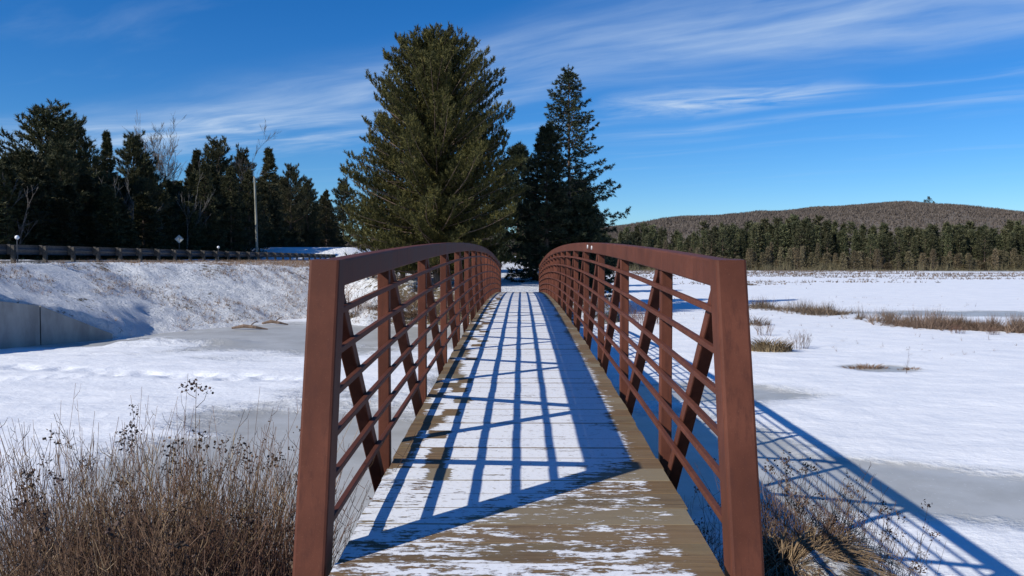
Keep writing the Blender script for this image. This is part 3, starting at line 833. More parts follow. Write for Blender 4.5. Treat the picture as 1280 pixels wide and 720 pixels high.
tree_thing('spruce_tree', sb_, m_bark, m_spruce, 'dense dark spruce crowding the right edge of the trail', (1.75, 52.5, far_height(1.75, 52.5) - 0.1))
sb_ = conifer(23, 6.2, 2.2, 0.2, lambda u: (1 - u) ** 0.6 * 0.97 + 0.03, 0.34, 6, -8, 30, 0.10, 0.24, 0.36, 13, (0.12, 0.28), 0.05, 0.6, 0.12, along=0.15, upb=0.0, jit=0.25)
dark_small = tree_thing('spruce_tree', sb_, m_bark, m_spruce, 'low dark spruce under the tall open spruce', (4.2, 53.0, far_height(4.2, 53) - 0.2))
dup(dark_small, (4.4, 62, far_height(4.4, 62) - .1), 1.7, 1.35, label='dark spruce behind the tall open spruce right of the trail')
dup(dark_small, (-5.6, 66, far_height(-5.6, 66) - .1), 0.4, 1.5, label='dark spruce left of the trail behind the pines')
dup(dark_small, (-0.2, 97, far_height(-0.2, 97) - .1), 4.1, 2.0, label='tall dark spruce where the trail ends between the two big trees', scz=2.2)
dup(dark_small, (4.6, 82, far_height(4.6, 82) - .1), 2.9, 1.5, label='farthest dark spruce along the right side of the trail')

# prototypes for the woods by the road
def F_spruce(seed, H, R): return conifer(seed, H, R, 0.3, lambda u: (1 - u) ** 0.85 + 0.01, 0.55, 6, -12, 28, 0.10, 0.34, 0.42, 11, (0.14, 0.36), 0.065, 0.65, 0.16, shoots=(0.4, 0.7, 1.0), along=0.16, upb=-0.05)
def F_pine(seed, H, R): return conifer(seed, H, R, H * 0.10, lambda u: (0.62 + 0.75 * math.sin(pi * min(1, u * 1.12 + 0.03)) ** 0.8) * (1 - u * 0.45), 0.62, 6, -4, 40, 0.14, 0.34, 0.50, 12, (0.18, 0.40), 0.055, 0.5, 0.24, shoots=(0.4, 0.7, 1.0), along=0.25, upb=0.5, jit=0.5, zig=0.06, dead=30)
def bare_tree(seed, H, spreadA=0.45, levels=4, r0=0.13, multi=1, kids=(3, 5), thin=0.008):
    r = np.random.default_rng(seed); mb = MB()
    def grow(p, d, L, rad, lv):
        m = 4; pts = [p]; dd = d.copy()
        for i_ in range(m):
            dd = dd + r.normal(0, 0.10, 3) + np.array([0, 0, 0.05]); dd /= np.linalg.norm(dd)
            pts.append(pts[-1] + dd * L / m)
        rr = np.linspace(rad, max(thin, rad * (0.45 if lv else 0.2)), m + 1)
        mb.tube(pts, rr, 5 if lv == 0 else 3, tone=r.uniform(0.2, 0.9))
        if lv >= levels: return
        for kx in range(r.integers(*kids) + (3 if lv == 0 else 0)):
            s_ = r.uniform(0.35 if lv == 0 else 0.25, 1.0); i0 = min(m - 1, int(s_ * m)); f_ = s_ * m - i0
            q = pts[i0] * (1 - f_) + pts[i0 + 1] * f_
            nd = dd + r.normal(0, spreadA, 3); nd[2] = abs(nd[2]) * 0.8 + 0.25; nd /= np.linalg.norm(nd)
            grow(q, nd, L * r.uniform(0.32, 0.55), max(thin, rad * (1 - s_ * .6) * 0.42), lv + 1)
    for k_ in range(multi):
        d0 = np.array([r.normal(0, .12 * (multi > 1)), r.normal(0, .12 * (multi > 1)), 1.0])
        grow(np.array([r.normal(0, .1 * (multi > 1)), r.normal(0, .1 * (multi > 1)), -0.2]), d0 / np.linalg.norm(d0), H * 0.82 * r.uniform(.8, 1.05), r0, 0)
    return mb
GW = 'trees of the dark wood behind the road'
protos = {}
def forest_proto(key, name, built, label, wm=m_bark, fm=m_forest):
    protos[key] = (name, built, wm, fm, label, [])
forest_proto('s1', 'spruce_tree', F_spruce(31, 13.0, 2.1), 'narrow dark spruce in the wood behind the guardrail')
forest_proto('s2', 'spruce_tree', F_spruce(32, 12.0, 2.7), 'broad dark spruce in the wood behind the guardrail')
forest_proto('f1', 'fir_tree', conifer(33, 11.5, 1.9, 0.2, lambda u: (1 - u) ** 0.55 * 0.96 + 0.04, 0.55, 6, 0, 30, 0.08, 0.40, 0.45, 9, (0.22, 0.5), 0.10, 0.65, 0.14, shoots=(0.5, 1.0), along=0.2, upb=0.1), 'dense dark fir in the wood behind the guardrail')
forest_proto('p1', 'pine_tree', F_pine(34, 13.0, 2.9), 'ragged white pine in the wood behind the guardrail')
forest_proto('p2', 'pine_tree', F_pine(35, 12.5, 2.5), 'loose topped pine in the wood behind the guardrail')
def forest_tree(key, loc, rz, sc, label=None, scz=None):
    name, built, wm, fm, lab, lst = protos[key]
    if not lst:
        t_ = tree_thing(name, built, wm, fm, label or lab, loc, GW, rz=rz); t_.scale = (sc, sc, scz or sc); lst.append(t_)
        return t_
    return dup(lst[0], loc, rz, sc, label=label or lab, group=GW, scz=scz)
def at(px_, Y_):                                           # world X of an image column at distance Y
    return CAMX + (px_ - 649.0) / 1000.0 * Y_
def hgt_at(py_, Y_): return CAMZ + (325.0 - py_) / 1000.0 * Y_
protoH = {'s1': 13.0, 's2': 12.0, 'f1': 11.5, 'p1': 13.0, 'p2': 12.5}
# landmark trees of the skyline: kind, column, top row, distance, width factor
SKY = [('p1', 58, 140, 58, 1.38, 'broad spreading white pine towering at the left end of the wood'),
       ('p2', 92, 158, 63, 0.85, 'rounded pine leaning on the right side of the broad white pine'),
       ('s2', 6, 196, 52, 0.9, 'dark spruce at the left edge of the picture'),
       ('s1', 107, 192, 66, 0.8, 'short spruce spire just right of the broad white pine'),
       ('s1', 120, 195, 70, 0.75, 'second small spruce spire right of the broad white pine'),
       ('s1', 134, 165, 62, 0.85, 'sharp spruce spire between two pines in the left wood'),
       ('p2', 165, 175, 68, 0.95, 'sunlit topped pine left of the bare grey tree'),
       ('s1', 246, 188, 78, 0.9, 'spruce just left of the tall pine in the middle wood'),
       ('p1', 272, 181, 80, 0.95, 'tall pine with open crown in the middle wood'),
       ('p2', 305, 193, 84, 0.8, 'flat headed pine left of the pale pole'),
       ('s1', 337, 186, 92, 1.1, 'perfect spruce spire right of the pale pole'),
       ('p1', 363, 211, 98, 0.8, 'leaning pine top right of the spruce spire'),
       ('p2', 384, 228, 104, 0.8, 'low pine between the spire and the young trees'),
       ('s2', 408, 238, 108, 0.9, 'low spruce near the right end of the wood'),
       ('p2', 428, 228, 112, 0.9, 'round topped pine touching the big trail pine')]
for key, px_, py_, Y_, wf, lab in SKY:
    Y_ = Y_ * 1.42
    z0 = 1.2; sc = (hgt_at(py_, Y_) - z0) / protoH[key]
    forest_tree(key, (at(px_, Y_), Y_, z0), random.uniform(0, 6.28), sc * wf, lab, scz=sc)
# the mass of the wood: three ranks behind the road, tops kept below the skyline seen in the photograph
skyx = [-140, 0, 20, 60, 95, 115, 150, 175, 200, 230, 260, 300, 340, 370, 400, 440]
skyy = [195, 200, 190, 175, 180, 208, 205, 202, 220, 218, 205, 214, 222, 226, 244, 250]
for rank, (off, n_) in enumerate(((-41.5, 36), (-47, 36), (-54.0, 32))):
    for i_ in range(n_):
        q = -0.80 + (i_ + random.uniform(-0.3, 0.3)) * (0.575 / (n_ - 1))
        Xr = off + random.uniform(-1.6, 1.6)
        if rank == 0: Xr = min(Xr, -40.4)
        if Xr / q < 57: continue
        Yr = min(Xr / q, 200)
        pxx = 649 + q * 1000
        top = np.interp(pxx, skyx, skyy) + random.uniform(-3, 24) + (8 if rank == 0 else 0)
        key = random.choice(['s1', 's2', 's2', 'f1', 'f1', 'p1', 'p2'])
        sc = max(0.45, (hgt_at(top, Yr) - 1.1) / protoH[key])
        forest_tree(key, (Xr, Yr, 1.1), random.uniform(0, 6.28), min(1.25, max(sc, 0.8)), scz=sc)
for X_, Y_, lab in ((-38.5, 98, 'dark spruce shading the snow bank, first left of the short dark pole'), (-37.2, 103, 'dark spruce shading the snow bank, behind the short dark pole'), (-36.2, 107, 'dark spruce shading the snow bank, right of the short dark pole')):
    forest_tree('s2', (X_, Y_, 1.1), random.uniform(0, 6.28), 1.0, lab, scz=1.02)
# fringe of young firs along the wood's foot
for i_ in range(34):
    q = -0.70 + i_ * (0.46 / 33) + random.uniform(-.006, .006)
    Xr = -39.0 + random.uniform(-0.9, 0.5); Yr = Xr / q
    if Yr < 57: continue
    forest_tree('f1', (Xr, Yr, 1.15), random.uniform(0, 6.28), random.uniform(0.7, 1.0), 'young fir in the fringe along the foot of the dark wood', scz=random.uniform(0.35, 0.65))

def bare_thing(name, mb, mat, label, loc, group=None, crown=None):
    o = obj(name, mb.mesh(name, tone=True), mat); o.location = loc
    return tag(o, label, 'tree', group)
o = bare_thing('birch_tree', bare_tree(41, 8.2, 0.35, 3, 0.10, 2, (2, 4), 0.012), m_birch, 'pale forked birch standing before the dark wood', (at(150, 80), 80, 1.1))
o = bare_thing('birch_tree', bare_tree(42, 7.0, 0.3, 3, 0.075, 1, (2, 4), 0.012), m_birch, 'thin straight birch right of the forked birch', (at(190, 84), 84, 1.1))
o = bare_thing('birch_tree', bare_tree(43, 7.4, 0.3, 3, 0.07, 1, (2, 4), 0.012), m_birch, 'slender pale birch behind the diamond sign', (at(231, 93), 93, 1.1))
o = bare_thing('birch_tree', bare_tree(44, 6.0, 0.4, 3, 0.06, 3, (2, 4), 0.012), m_twigbark, 'brown leafless saplings at the left edge of the wood', (at(14, 60), 60, 1.1))
o = bare_thing('birch_tree', bare_tree(49, 10.5, 0.3, 3, 0.08, 1, (2, 4), 0.012), m_birch, 'pale bare stem under the tall pine in the middle wood', (at(245, 96), 96, 1.1))
for (px_, py_, Y_, sd, lab) in ((207, 174, 72, 45, 'leafless grey aspen showing above the wood skyline'), (222, 186, 74, 46, 'second leafless grey aspen right of the tallest grey one'), (196, 190, 70, 48, 'lower leafless grey aspen left of the tallest grey one'), (312, 205, 82, 47, 'leafless grey tree behind the pale pole'), (24, 230, 55, 50, 'leafless brown tree left of the broad white pine')):
    Y_ *= 1.40; H = hgt_at(py_, Y_) - 1.1
    bare_thing('bare_tree', bare_tree(sd, H * 1.0, 0.30, 4, 0.11, 1, (4, 7), 0.010), m_bare, lab, (at(px_, Y_), Y_, 1.1))

# far treeline across the marsh
GF = 'evergreens of the far treeline across the marsh'
def far_built(kind, seed):
    if kind == 'spire': return conifer(seed, 14, 1.7, 0.5, lambda u: (1 - u) ** 0.75 * .95 + .05, 0.9, 5, -12, 25, 0.08, 0.6, 0.5, 6, (0.4, 0.9), 0.20, 0.7, 0.16, shoots=(0.6,), along=0.3, upb=0)
    if kind == 'cedar': return conifer(seed, 11, 2.0, 0.3, lambda u: (1 - u) ** 0.45 * .95 + .05, 0.9, 5, 10, 40, 0.1, 0.6, 0.5, 6, (0.4, 0.9), 0.20, 0.7, 0.16, shoots=(0.6,), along=0.3, upb=0.3)
    return conifer(seed, 16, 3.1, 4.5, lambda u: (0.6 + 0.6 * math.sin(pi * min(1, u * 1.05 + .05))) * (1 - u * 0.4), 1.1, 5, 0, 40, 0.12, 0.6, 0.5, 6, (0.4, 0.9), 0.20, 0.6, 0.22, shoots=(0.6,), along=0.3, upb=0.4, jit=0.45, zig=0.05, dead=16)
fp = {}
for kind, name, lab in (('spire', 'spruce_tree', 'narrow spruce spire in the far treeline across the marsh'), ('cedar', 'cedar_tree', 'blunt cedar in the far treeline across the marsh'), ('pine', 'pine_tree', 'round headed pine in the far treeline across the marsh')):
    for v_ in range(2):
        t_ = tree_thing(name, far_built(kind, 60 + v_ + 7 * len(fp)), m_bark, m_farforest, lab, (0, 0, 0), GF)
        fp[(kind, v_)] = [t_, False]
def far_tree(kind, loc, rz, sc, scz):
    e = fp[(kind, random.randrange(2))]
    if not e[1]:
        e[1] = True; e[0].location = loc; e[0].rotation_euler = (0, 0, rz); e[0].scale = (sc, sc, scz); return e[0]
    return dup(e[0], loc, rz, sc, scz=scz)
fskx = [640, 740, 800, 860, 930, 990, 1050, 1110, 1180, 1230, 1300, 1420]
fsky = [276, 279, 274, 277, 272, 266, 270, 278, 272, 276, 268, 272]
for rank, (Yb, n_) in enumerate(((276, 74), (284, 70), (294, 70), (306, 46))):
    for i_ in range(n_):
        q = 0.005 + (i_ + random.uniform(-.4, .4)) * (0.80 / n_)
        Yr = Yb + random.uniform(-3, 3) - 10 * q
        pxx = 649 + 1000 * q
        top = np.interp(pxx, fskx, fsky) + 4 + abs(random.gauss(0, 9)) + (3 - rank) * 3.0
        kind = random.choice(['spire', 'spire', 'cedar', 'cedar', 'pine', 'pine'] if 880 < pxx else ['spire', 'spire', 'spire', 'cedar', 'pine'])
        Hk = {'spire': 14, 'cedar': 11, 'pine': 16}[kind]
        scz = max(0.35, (hgt_at(top, Yr) + 2) / Hk)
        far_tree(kind, (q * Yr, Yr, -2.05), random.uniform(0, 6.28), max(scz, 0.75) * random.uniform(.85, 1.15), scz)
# olive tamaracks and brush along the foot of the treeline
GT = 'pale leafless tamaracks along the foot of the far treeline'
tam = conifer(81, 7, 1.1, 0.3, lambda u: (1 - u) ** 0.7 * .9 + .1, 0.55, 4, 15, 45, 0.1, 0.5, 0.4, 5, (0.3, 0.8), 0.10, 0.6, 0.09, shoots=(0.7,), along=0.3, upb=0.3)
tt_ = None
for i_ in range(150):
    q = 0.06 + (i_ + random.uniform(-.4, .4)) * (0.66 / 150)
    Yr = 266 + random.uniform(-5, 5) - 12 * q
    scz = random.choice([0.4, 0.55, 0.7, 0.9, 1.1]) * random.uniform(.8, 1.2) * (1.0 if q < .45 else 0.75)
    if tt_ is None: tt_ = tree_thing('tamarack_tree', tam, m_twigbark, m_olive, 'thin leafless olive tamarack along the foot of the far treeline', (q * Yr, Yr, -2), GT); tt_.scale = (1, 1, scz)
    else: dup(tt_, (q * Yr, Yr, -2), random.uniform(0, 6.28), random.uniform(.8, 1.3), scz=scz)
# brush thicket at the foot of the treeline: uncountable
r = np.random.default_rng(5)
n_ = 5000
q = r.uniform(0.03, 0.75, n_); Yr = 259 - 10 * q + r.normal(0, 3.5, n_) + 6 * vnoise(q * 60, q * 0, 3)
Pb = np.stack([q * Yr, Yr, np.full(n_, -2.05)], 1)
V, F, tone = blades(Pb, np.tile([[0, 0, 1.0]], (n_, 1)), 5, 0.5, 3.0, 0.24, 0.10, r)
hb = np.repeat(0.25 + 1.5 * sstep(fbm(Pb[:, 0] * .12, Pb[:, 1] * .12, 55, 3), .3, .65) * r.uniform(.4, 1.2, n_), 15); V[:, 2] = -2.05 + (V[:, 2] + 2.05) * hb
mb = MB(); mb.add(V, F, tone); o = obj('brush', mb.mesh('brush', tone=True), m_olive)
tag(o, 'low tan brush lining the far edge of the marsh', 'brush', kind='stuff')

# bare hardwoods covering the hill: reads as one mass
n_ = 70000
Xh = r.uniform(-300, 2000, n_); Yh = 1500 - np.abs(r.normal(0, 1, n_)) ** 1.2 * 260 + r.uniform(-20, 60, n_); Yh = np.clip(Yh, 840, 1580)
Zh = hill_z(Xh, Yh)
Pb = np.stack([Xh, Yh, Zh - 0.5], 1)
V, F, tone = blades(Pb, np.tile([[0, 0, 1.0]], (n_, 1)), 5, 3, 6.5, 0.42, 1.6, r)
mb = MB(); mb.add(V, F, tone); o = obj('hillside_woods', mb.mesh('hillside_woods', tone=True), m_hillwood)
tag(o, 'bare brown hardwood forest covering the distant hill', 'forest', kind='stuff')
for (px_, sc, lab) in ((1157, 1.0, 'dark pine standing highest on the crest of the distant hill'), (1152, 0.75, 'smaller dark pine left of the highest pine on the hill crest'), (1163, 0.7, 'smaller dark pine right of the highest pine on the hill crest')):
    X_ = at(px_, 1490)
    dup(fp[('pine', 0)][0], (X_, 1490, float(hill_z(np.array([[X_]]), np.array([[1490.]]))[0, 0]) - 3), 1.0, sc * 1.7, label=lab, group='pines on the hill crest', scz=sc * 1.5)

# ------------------------------------------------------------------ dead plants
def weed(seed, n, hlo, hhi, rad, lean=0.16, heads=0.5, branch=2.5, thick=0.0030, dry=0.0, bend=0.25):
    """a clump of dry weed stalks: curved stems with side twigs and seed heads"""
    r = np.random.default_rng(seed); st = MB(); hd = MB()
    def head(p, s_):
        k_ = r.integers(5, 14)
        c = p + r.normal(0, 0.018 * s_, (k_, 3)) + np.array([0, 0, 0.006])
        for q_ in c:
            a_ = r.uniform(0.004, 0.010) * s_; d = r.normal(0, 1, (3, 3)); d /= np.linalg.norm(d, axis=1)[:, None]
            V = np.concatenate([q_ + d * a_, q_ - d * a_])
            hd.add(V, np.array([[0, 1, 2], [0, 1, 5], [0, 4, 2], [3, 1, 2], [3, 4, 5], [3, 4, 2], [3, 1, 5], [0, 4, 5]]), r.uniform(0, 1))
    for i_ in range(n):
        a0 = r.uniform(0, 2 * pi); rr = rad * math.sqrt(r.random())
        b = np.array([cos(a0) * rr, sin(a0) * rr, -0.12])
        H = r.uniform(hlo, hhi) * (1 - 0.35 * (rr / rad) ** 2 * r.random())
        ld = np.array([cos(a0), sin(a0)]) * (rr / rad) * lean + r.normal(0, lean * 0.7, 2)
        cv = r.normal(0, bend * 0.3, 2)
        s_ = np.linspace(0, 1, 7)[:, None]
        pts = b + np.concatenate([ld * H * s_ + cv * H * s_ ** 2.2, H * s_], 1)
        pts[1:, :2] += r.normal(0, 0.008, (6, 2))
        tn = np.clip(r.normal(0.42, 0.22), 0, 1)
        st.tube(pts, np.linspace(thick * r.uniform(.8, 1.3), thick * 0.45, 7), 3, tn)
        has = r.random() < heads
        for kx in range(r.poisson(branch)):
            q_ = r.uniform(0.35, 0.97); j = min(5, int(q_ * 6)); f_ = q_ * 6 - j
            p0 = pts[j] * (1 - f_) + pts[j + 1] * f_
            a_ = r.uniform(0, 2 * pi); L = r.uniform(0.08, 0.30) * (1.25 - q_) * 1.6
            e = np.array([cos(a_) * r.uniform(.25, .8), sin(a_) * r.uniform(.25, .8), r.uniform(0.5, 1.1)]) * L
            mid = p0 + e * 0.5 + np.array([cos(a_), sin(a_), -0.3]) * L * 0.12
            st.tube([p0, mid, p0 + e], [thick * 0.6, thick * 0.5, thick * 0.35], 3, tn)
            if has and q_ > 0.6 and r.random() < 0.5: head(p0 + e, r.uniform(.5, 1.2))
        if has:
            for kx in range(r.integers(1, 4)): head(pts[-1] + r.normal(0, 0.02, 3), r.uniform(.7, 1.5))
    return st, hd
def weed_thing(name, label, loc, args, group=None, cat='plant', mat=m_stem):
    st, hd = weed(*args[0], **args[1]) if isinstance(args, tuple) else weed(**args)
    t_ = thing(name, label, cat, loc, group)
    obj('stems', st.mesh('stems', tone=True), mat, t_)
    if hd.n: obj('seed_heads', hd.mesh('seed_heads', tone=True), m_head, t_)
    return t_
def tussock(seed, n, L, rad, droop=0.7, width=0.005, up=0.8):
    r = np.random.default_rng(seed); mb = MB()
    for i_ in range(n):
        a0 = r.uniform(0, 2 * pi); rr = rad * math.sqrt(r.random())
        b = np.array([cos(a0) * rr, sin(a0) * rr, -0.06])
        d = np.array([cos(a0 + r.normal(0, .7)), sin(a0 + r.normal(0, .7))]); Lh = L * r.uniform(0.5, 1.15) * (1.15 - 0.6 * rr / rad)
        s_ = np.linspace(0, 1, 5)
        out = Lh * (0.25 * s_ + droop * 0.6 * s_ ** 1.8) * r.uniform(.4, 1.2); hz = Lh * (up * s_ - droop * 0.62 * s_ ** 2.4)
        pts = np.stack([b[0] + d[0] * out, b[1] + d[1] * out, b[2] + hz], 1)
        sd = np.array([-d[1], d[0], 0.2]) * width * r.uniform(.6, 1.3)
        wv = np.array([1, 0.95, 0.8, 0.5, 0.1])[:, None]
        V = np.concatenate([pts - sd * wv, pts + sd * wv])
        mb.add(V, np.array([[j, j + 1, j + 6, j + 5] for j in range(4)]), np.clip(r.normal(.5, .25), 0, 1))
    return mb
def tussock_thing(label, loc, group=None, mat=m_tan, name='grass_tussock', **kw):
    o = obj(name, tussock(**kw).mesh(name, tone=True), mat); o.location = loc
    return tag(o, label, 'grass clump', group)

GL = 'dry weed clumps below the left side of the bridge'
# clumps: column of the middle, distance, row of the tallest tips, stems, radius
LW = [(20, 4.3, 500, 150, 0.34, 'dry weed clump at the left edge, thin dark stems'),
      (92, 4.9, 505, 170, 0.36, 'dry weed clump second from the left edge with small seed heads'),
      (150, 5.2, 482, 210, 0.40, 'dense dry weed clump just left of the tallest stalk'),
      (205, 4.5, 525, 210, 0.36, 'dense brown weed clump in front of the tallest stalk'),
      (262, 5.1, 500, 200, 0.38, 'dry weed clump just right of the tallest stalk'),
      (312, 5.0, 545, 130, 0.30, 'thinner dry weed clump beside the left end post'),
      (60, 3.9, 590, 150, 0.34, 'low brown weed clump in the bottom left corner'),
      (170, 3.8, 610, 170, 0.34, 'low brown weed clump at the bottom below the tallest stalk'),
      (290, 4.0, 625, 120, 0.28, 'low brown weed clump at the bottom by the left end post')]
for i_, (px_, Y_, py_, n_, rad, lab) in enumerate(LW):
    X_ = at(px_, Y_); z0 = near_height(X_, Y_); H = hgt_at(py_ - 14, Y_) - z0
    weed_thing('dry_weeds', lab, (X_, Y_, z0), ((100 + i_, int(n_ * 1.9), H * 0.45, H * 1.0, rad), dict(lean=0.25, heads=0.07, branch=5.5)), GL)
X_ = at(243, 4.8); z0 = near_height(X_, 4.8); H = hgt_at(437, 4.8) - z0
st = MB(); hd_ = MB(); r = np.random.default_rng(900)
wt = weed(901, 2, H * 0.97, H * 1.0, 0.03, lean=0.012, heads=1.0, branch=9.0, thick=0.0036, bend=0.03)
t_ = thing('dry_stalk', 'tallest dry stalk with dark seed head standing above the weeds', 'plant', (X_, 4.8, z0))
obj('stems', wt[0].mesh('stems', tone=True), m_stem, t_); obj('seed_heads', wt[1].mesh('seed_heads', tone=True), m_head, t_)
for (px_, py_, lab) in ((172, 462, 'tall thin stalk left of the tallest dry stalk'), (322, 500, 'lone tall stalk near the left end post')):
    X_ = at(px_, 4.9); z0 = near_height(X_, 4.9); H = hgt_at(py_, 4.9) - z0
    weed_thing('dry_stalk', lab, (X_, 4.9, z0), ((910 + px_, 2, H * 0.93, H, 0.04), dict(lean=0.03, heads=1.0, branch=6.0, bend=0.05)))
X_ = at(455, 6.2); z0 = near_height(X_, 6.2)
weed_thing('dry_weeds', 'sparse twigs seen through the left railing beside the deck', (X_, 6.2, z0), ((931, 60, 1.0, 1.75, 0.42), dict(lean=0.16, heads=0.1, branch=4)))
for (X_, Y_, n_, L, rad, lab) in ((-2.6, 4.2, 500, 0.8, 0.5, 'tan grass under the weeds in the bottom left corner'), (-1.9, 4.5, 500, 0.8, 0.45, 'tan grass under the weeds beside the left end post'), (-3.4, 5.2, 400, 0.8, 0.5, 'tan grass under the weeds at the left edge')):
    tussock_thing(lab, (X_, Y_, near_height(X_, Y_)), seed=int(-X_ * 10), n=n_, L=L, rad=rad)

GRT = 'dead plants on the bank right of the bridge'
for (px_, py_, Y_, n_, L, rad, lab) in ((985, 610, 5.7, 900, 0.75, 0.30, 'drooping tan grass tussock against the right end post'),
                                 (1020, 655, 6.0, 800, 0.70, 0.30, 'drooping tan grass tussock right of the one by the post'),
                                 (1045, 700, 6.3, 500, 0.6, 0.25, 'lowest tan grass tussock at the snowy ice edge')):
    X_ = at(px_, Y_); z0 = near_height(X_, Y_)
    tussock_thing(lab, (X_, Y_, z0), GRT, seed=px_, n=n_, L=L, rad=rad, droop=1.0)
for (px_, py_, Y_, n_, rad, lab) in ((990, 560, 6.4, 90, 0.40, 'dark twiggy weeds behind the tan tussock by the post'),
                               (1060, 580, 6.9, 90, 0.45, 'dark twiggy weeds over the barred shadow on the ice'),
                               (1120, 650, 7.2, 30, 0.40, 'few thin twigs at the right end of the bank plants')):
    X_ = at(px_, Y_); z0 = max(near_height(X_, Y_), ICE); H = hgt_at(py_, Y_) - z0
    weed_thing('dry_weeds', lab, (X_, Y_, z0), ((950 + px_, int(n_ * 1.9), H * 0.5, H, rad), dict(lean=0.25, heads=0.15, branch=4)), GRT)
for (px_, py_, Y_, lab) in ((880, 590, 6.3, 'shaded weeds beside the deck below the right railing'), (905, 650, 5.4, 'shaded weeds hard against the right end post foot')):
    X_ = at(px_, Y_); z0 = near_height(X_, Y_); H = max(0.5, hgt_at(py_, Y_) - z0)
    weed_thing('dry_weeds', lab, (X_, Y_, z0), ((990 + px_, 70, H * 0.5, H, 0.3), dict(lean=0.2, heads=0.2, branch=3)), GRT)

# hummocks and lone weeds on the marsh
def hummock(label, X_, Y_, n, L, rad, seed, mat=m_tan, sx=1.0, sy=1.0):
    o = tussock_thing(label, (X_, Y_, ice_height(X_, Y_)), 'grass hummocks on the marsh', mat=mat, name='grass_hummock', seed=seed, n=n, L=L, rad=rad, droop=0.6, up=1.15, width=0.010)
    o.scale = (sx, sy, 1); return o
hummock('bushy tan grass hummock behind the right end post', at(962, 30), 30, 700, 0.75, 0.55, 301, sx=1.5)
hummock('low tan hummock ringed by grey ice on the open snow', at(1083, 25.3), 25.3, 260, 0.28, 0.45, 302, sx=1.6, sy=.6)
hummock('tiny hummock right of the ice ringed one', at(1138, 25.0), 25.0, 120, 0.22, 0.3, 303, sx=1.3, sy=.5)
hummock('small grey hummock in front of the reed band', at(1020, 50), 50, 250, 0.6, 0.6, 304, m_sedge, 1.6)
hummock('thin hummock left in front of the reed band', at(945, 42), 42, 250, 0.7, 0.6, 305, m_sedge, 1.2)
for i_, (px_, Y_, H, lab) in enumerate(((1130, 24, 1.0, 'single thin weed stalk on the open snow behind the hummocks'), (1000, 31, 0.9, 'leafless little bush right of the bushy hummock'), (955, 36, 0.9, 'faint leafless bush behind the bushy hummock'), (1195, 37, 0.6, 'low grey twigs in front of the reed band on the right'), (1240, 36.5, 0.5, 'low grey twigs near the right edge of the snow'))):
    X_ = at(px_, Y_)
    weed_thing('dry_weeds', lab, (X_, Y_, ice_height(X_, Y_)), ((970 + i_, 2 if i_ == 0 else 26, H * 0.6, H, 0.3 if i_ else .05), dict(lean=0.25, heads=0.2, branch=4, thick=0.006)))
# reed bands: uncountable
r = np.random.default_rng(77)
pts = []
def reed_line(xy, n, wdt, lo=0.35):
    xy = np.array(xy, float); s_ = r.uniform(0, len(xy) - 1, n); i0 = np.floor(s_).astype(int); f_ = (s_ - i0)[:, None]
    p_ = xy[i0] * (1 - f_) + xy[np.minimum(i0 + 1, len(xy) - 1)] * f_ + r.normal(0, 1, (n, 2)) * np.array(wdt)
    keep = fbm(p_[:, 0] * 0.35, p_[:, 1] * 0.35, 61, 3) > lo
    return p_[keep]
def px2(pxs): return [(at(a_, 3.41 / ((b_ - 325) / 1000)), 3.41 / ((b_ - 325) / 1000)) for a_, b_ in pxs]
R1 = reed_line(px2([(925, 383), (1000, 389), (1070, 394), (1120, 402)]), 1500, (0.8, 0.9), 0.44)
R2 = reed_line(px2([(1125, 406), (1180, 409), (1235, 411), (1285, 414), (1330, 417), (1400, 420)]), 3000, (0.6, 0.85), 0.43)
def reeds(name, Pxy, h, n, label, wid, mat=m_sedge):
    z = marsh_z(Pxy[:, 0], Pxy[:, 1])
    V, F, tone = blades(np.stack([Pxy[:, 0], Pxy[:, 1], z - 0.02], 1), np.tile([[0, 0, 1.0]], (len(Pxy), 1)), n, h * .35, h, 0.5, wid, r)
    hs_ = np.repeat(0.25 + 1.15 * sstep(fbm(Pxy[:, 0] * 1.1, Pxy[:, 1] * 1.1, 93, 3), .3, .65), n * 3); zb = np.repeat(z, n * 3); V[:, 2] = zb + (V[:, 2] - zb) * hs_
    mb = MB(); mb.add(V, F, tone); o = obj(name, mb.mesh(name, tone=True), mat)
    return tag(o, label, 'marsh grass', kind='stuff')
reeds('marsh_grass', R1, 0.85, 7, 'broken band of dry marsh grass across the snow on the right', 0.022)
reeds('marsh_grass', R2, 0.85, 9, 'dense russet marsh grass band near the right edge', 0.024)
far = []
far.append(reed_line(px2([(930, 357), (1000, 356.5), (1100, 357), (1200, 357), (1300, 357.5)]), 1500, (1.0, 1.4), 0.50))
far.append(reed_line(px2([(1100, 350), (1200, 352), (1320, 354)]), 500, (3, 3), 0.52))
far.append(np.stack([r.uniform(20, 190, 26000), r.uniform(95, 257, 26000)], 1))
far = np.concatenate(far)
far = far[(fbm(far[:, 0] * .05, far[:, 1] * .09, 71, 3) > 0.53 - 0.12 * sstep(far[:, 1], 110, 210)) & (ice_mask(far[:, 0], far[:, 1]) < 0.5)]
reeds('marsh_grass', far, 0.6, 5, 'scattered brown sedge tufts over the far marsh', 0.08)

st_ = np.stack([r.uniform(5, 70, 1500), r.uniform(19, 75, 1500)], 1)
st_ = st_[(fbm(st_[:, 0] * .16, st_[:, 1] * .2, 72, 3) > 0.47) & (ice_mask(st_[:, 0], st_[:, 1]) < 0.4)]
reeds('marsh_grass', st_, 0.34, 4, 'single dry stems poking through the snow of the near marsh', 0.012)
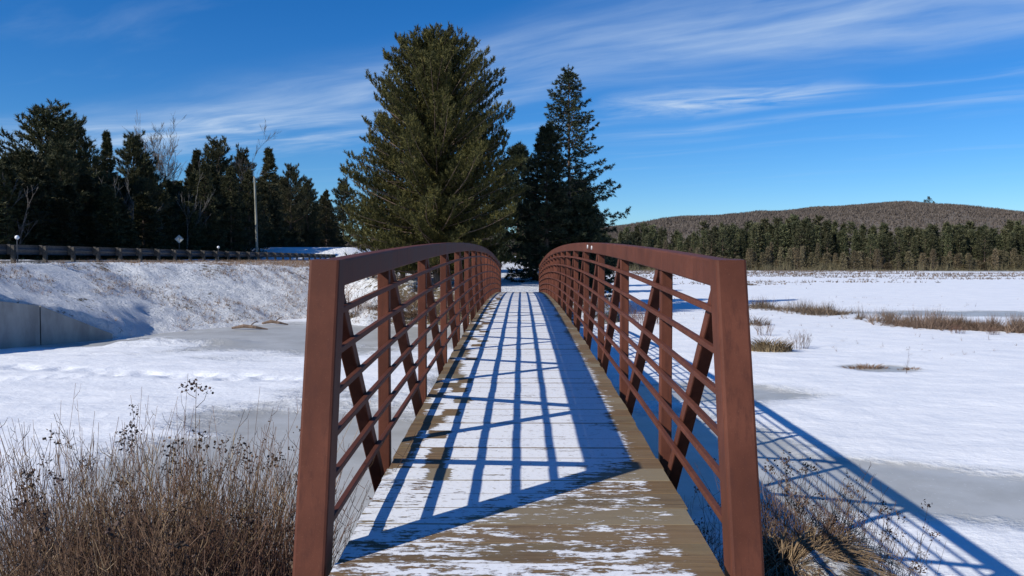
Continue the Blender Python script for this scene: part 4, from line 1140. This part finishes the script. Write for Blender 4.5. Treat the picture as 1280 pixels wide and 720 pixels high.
# dead grass on the road embankment
n_ = 30000
Xg = r.uniform(-24.3, -1.5, n_); Yg = r.uniform(31, 90, n_)
keep = (Yg > np.interp(Xg, TX, TY) + 0.4) & (fbm(Xg * .5, Yg * .5, 91, 3) + 0.15 * sstep(Yg, 45, 60) > 0.44) & (np.abs(Xg) > 1.6)
Xg, Yg = Xg[keep], Yg[keep]; Zg = far_z(Xg, Yg)
V, F, tone = blades(np.stack([Xg, Yg, Zg - 0.02], 1), np.tile([[0, 0, 1.0]], (len(Xg), 1)), 5, 0.10, 0.32, 0.7, 0.014, r)
mb = MB(); mb.add(V, F, tone); o = obj('bank_grass', mb.mesh('bank_grass', tone=True), m_tan)
tag(o, 'dead grass poking through the snow on the road embankment', 'grass', kind='stuff')

GS = 'leafless shrubs at the far end of the bridge'
for i_, (px_, Y_, H, n_, rad, lab) in enumerate(((405, 47, 0.9, 60, 0.7, 'faint leafless shrub on the bank left of the bridge end'),
        (438, 43.8, 1.5, 120, 0.9, 'brown shrub on the far bank left of the first railing upright'),
        (500, 43.4, 1.8, 130, 1.0, 'brown shrub on the far bank behind the left railing'),
        (560, 43.2, 1.4, 110, 0.8, 'brown shrub on the far bank close to the bridge'),
        (775, 47, 1.4, 120, 1.0, 'reddish shrub in tree shade behind the right railing'),
        (815, 43, 1.0, 90, 1.0, 'low reddish shrub in the snow behind the right railing'),
        (740, 44, 1.5, 90, 0.8, 'leafless shrub on the far bank right of the bridge'))):
    X_ = at(px_, Y_); z0 = max(far_height(X_, Y_), ice_height(X_, Y_))
    weed_thing('shrub', lab, (X_, Y_, z0), ((700 + i_, n_, H * 0.5, H, rad), dict(lean=0.35, heads=0.0, branch=5, thick=0.008)), GS, 'shrub')
for i_, (X_, Y_) in enumerate(((-9.3, 43.6), (-7.6, 43.5), (-5.9, 43.2), (-4.4, 42.8))):
    tussock_thing(['leftmost', 'second from left', 'third from left', 'nearest the bridge'][i_] + ' of the tan grass clumps along the far bank', (X_, Y_, far_height(X_, Y_)), 'grass clumps along the far bank', seed=800 + i_, n=420, L=0.8, rad=0.7, width=0.014)
# driftwood and dead reeds frozen in at the toe of the embankment
for i_, (px_, py_, L, lab) in enumerate(((310, 412, 0.9, 'dark driftwood lying at the snowy toe of the embankment'), (342, 406, 0.7, 'shorter dark driftwood right of the longer piece'))):
    Y_ = 3.41 / ((py_ - 325) / 1000); X_ = at(px_, Y_)
    mb = MB(); mb.tube([[-L, 0.1, 0.05], [-L * .3, 0, 0.16], [L * .4, -0.08, 0.10], [L, 0.05, 0.0]], [0.05, 0.10, 0.08, 0.03], 6, caps=True)
    mb.tube([[0, 0, 0.1], [0.2, -0.05, 0.3], [0.45, 0, 0.42]], [0.04, 0.03, 0.012], 4)
    o = obj('driftwood', mb.mesh('driftwood'), m_bark); o.location = (X_, Y_, max(ICE, far_height(X_, Y_))); tag(o, lab, 'driftwood')
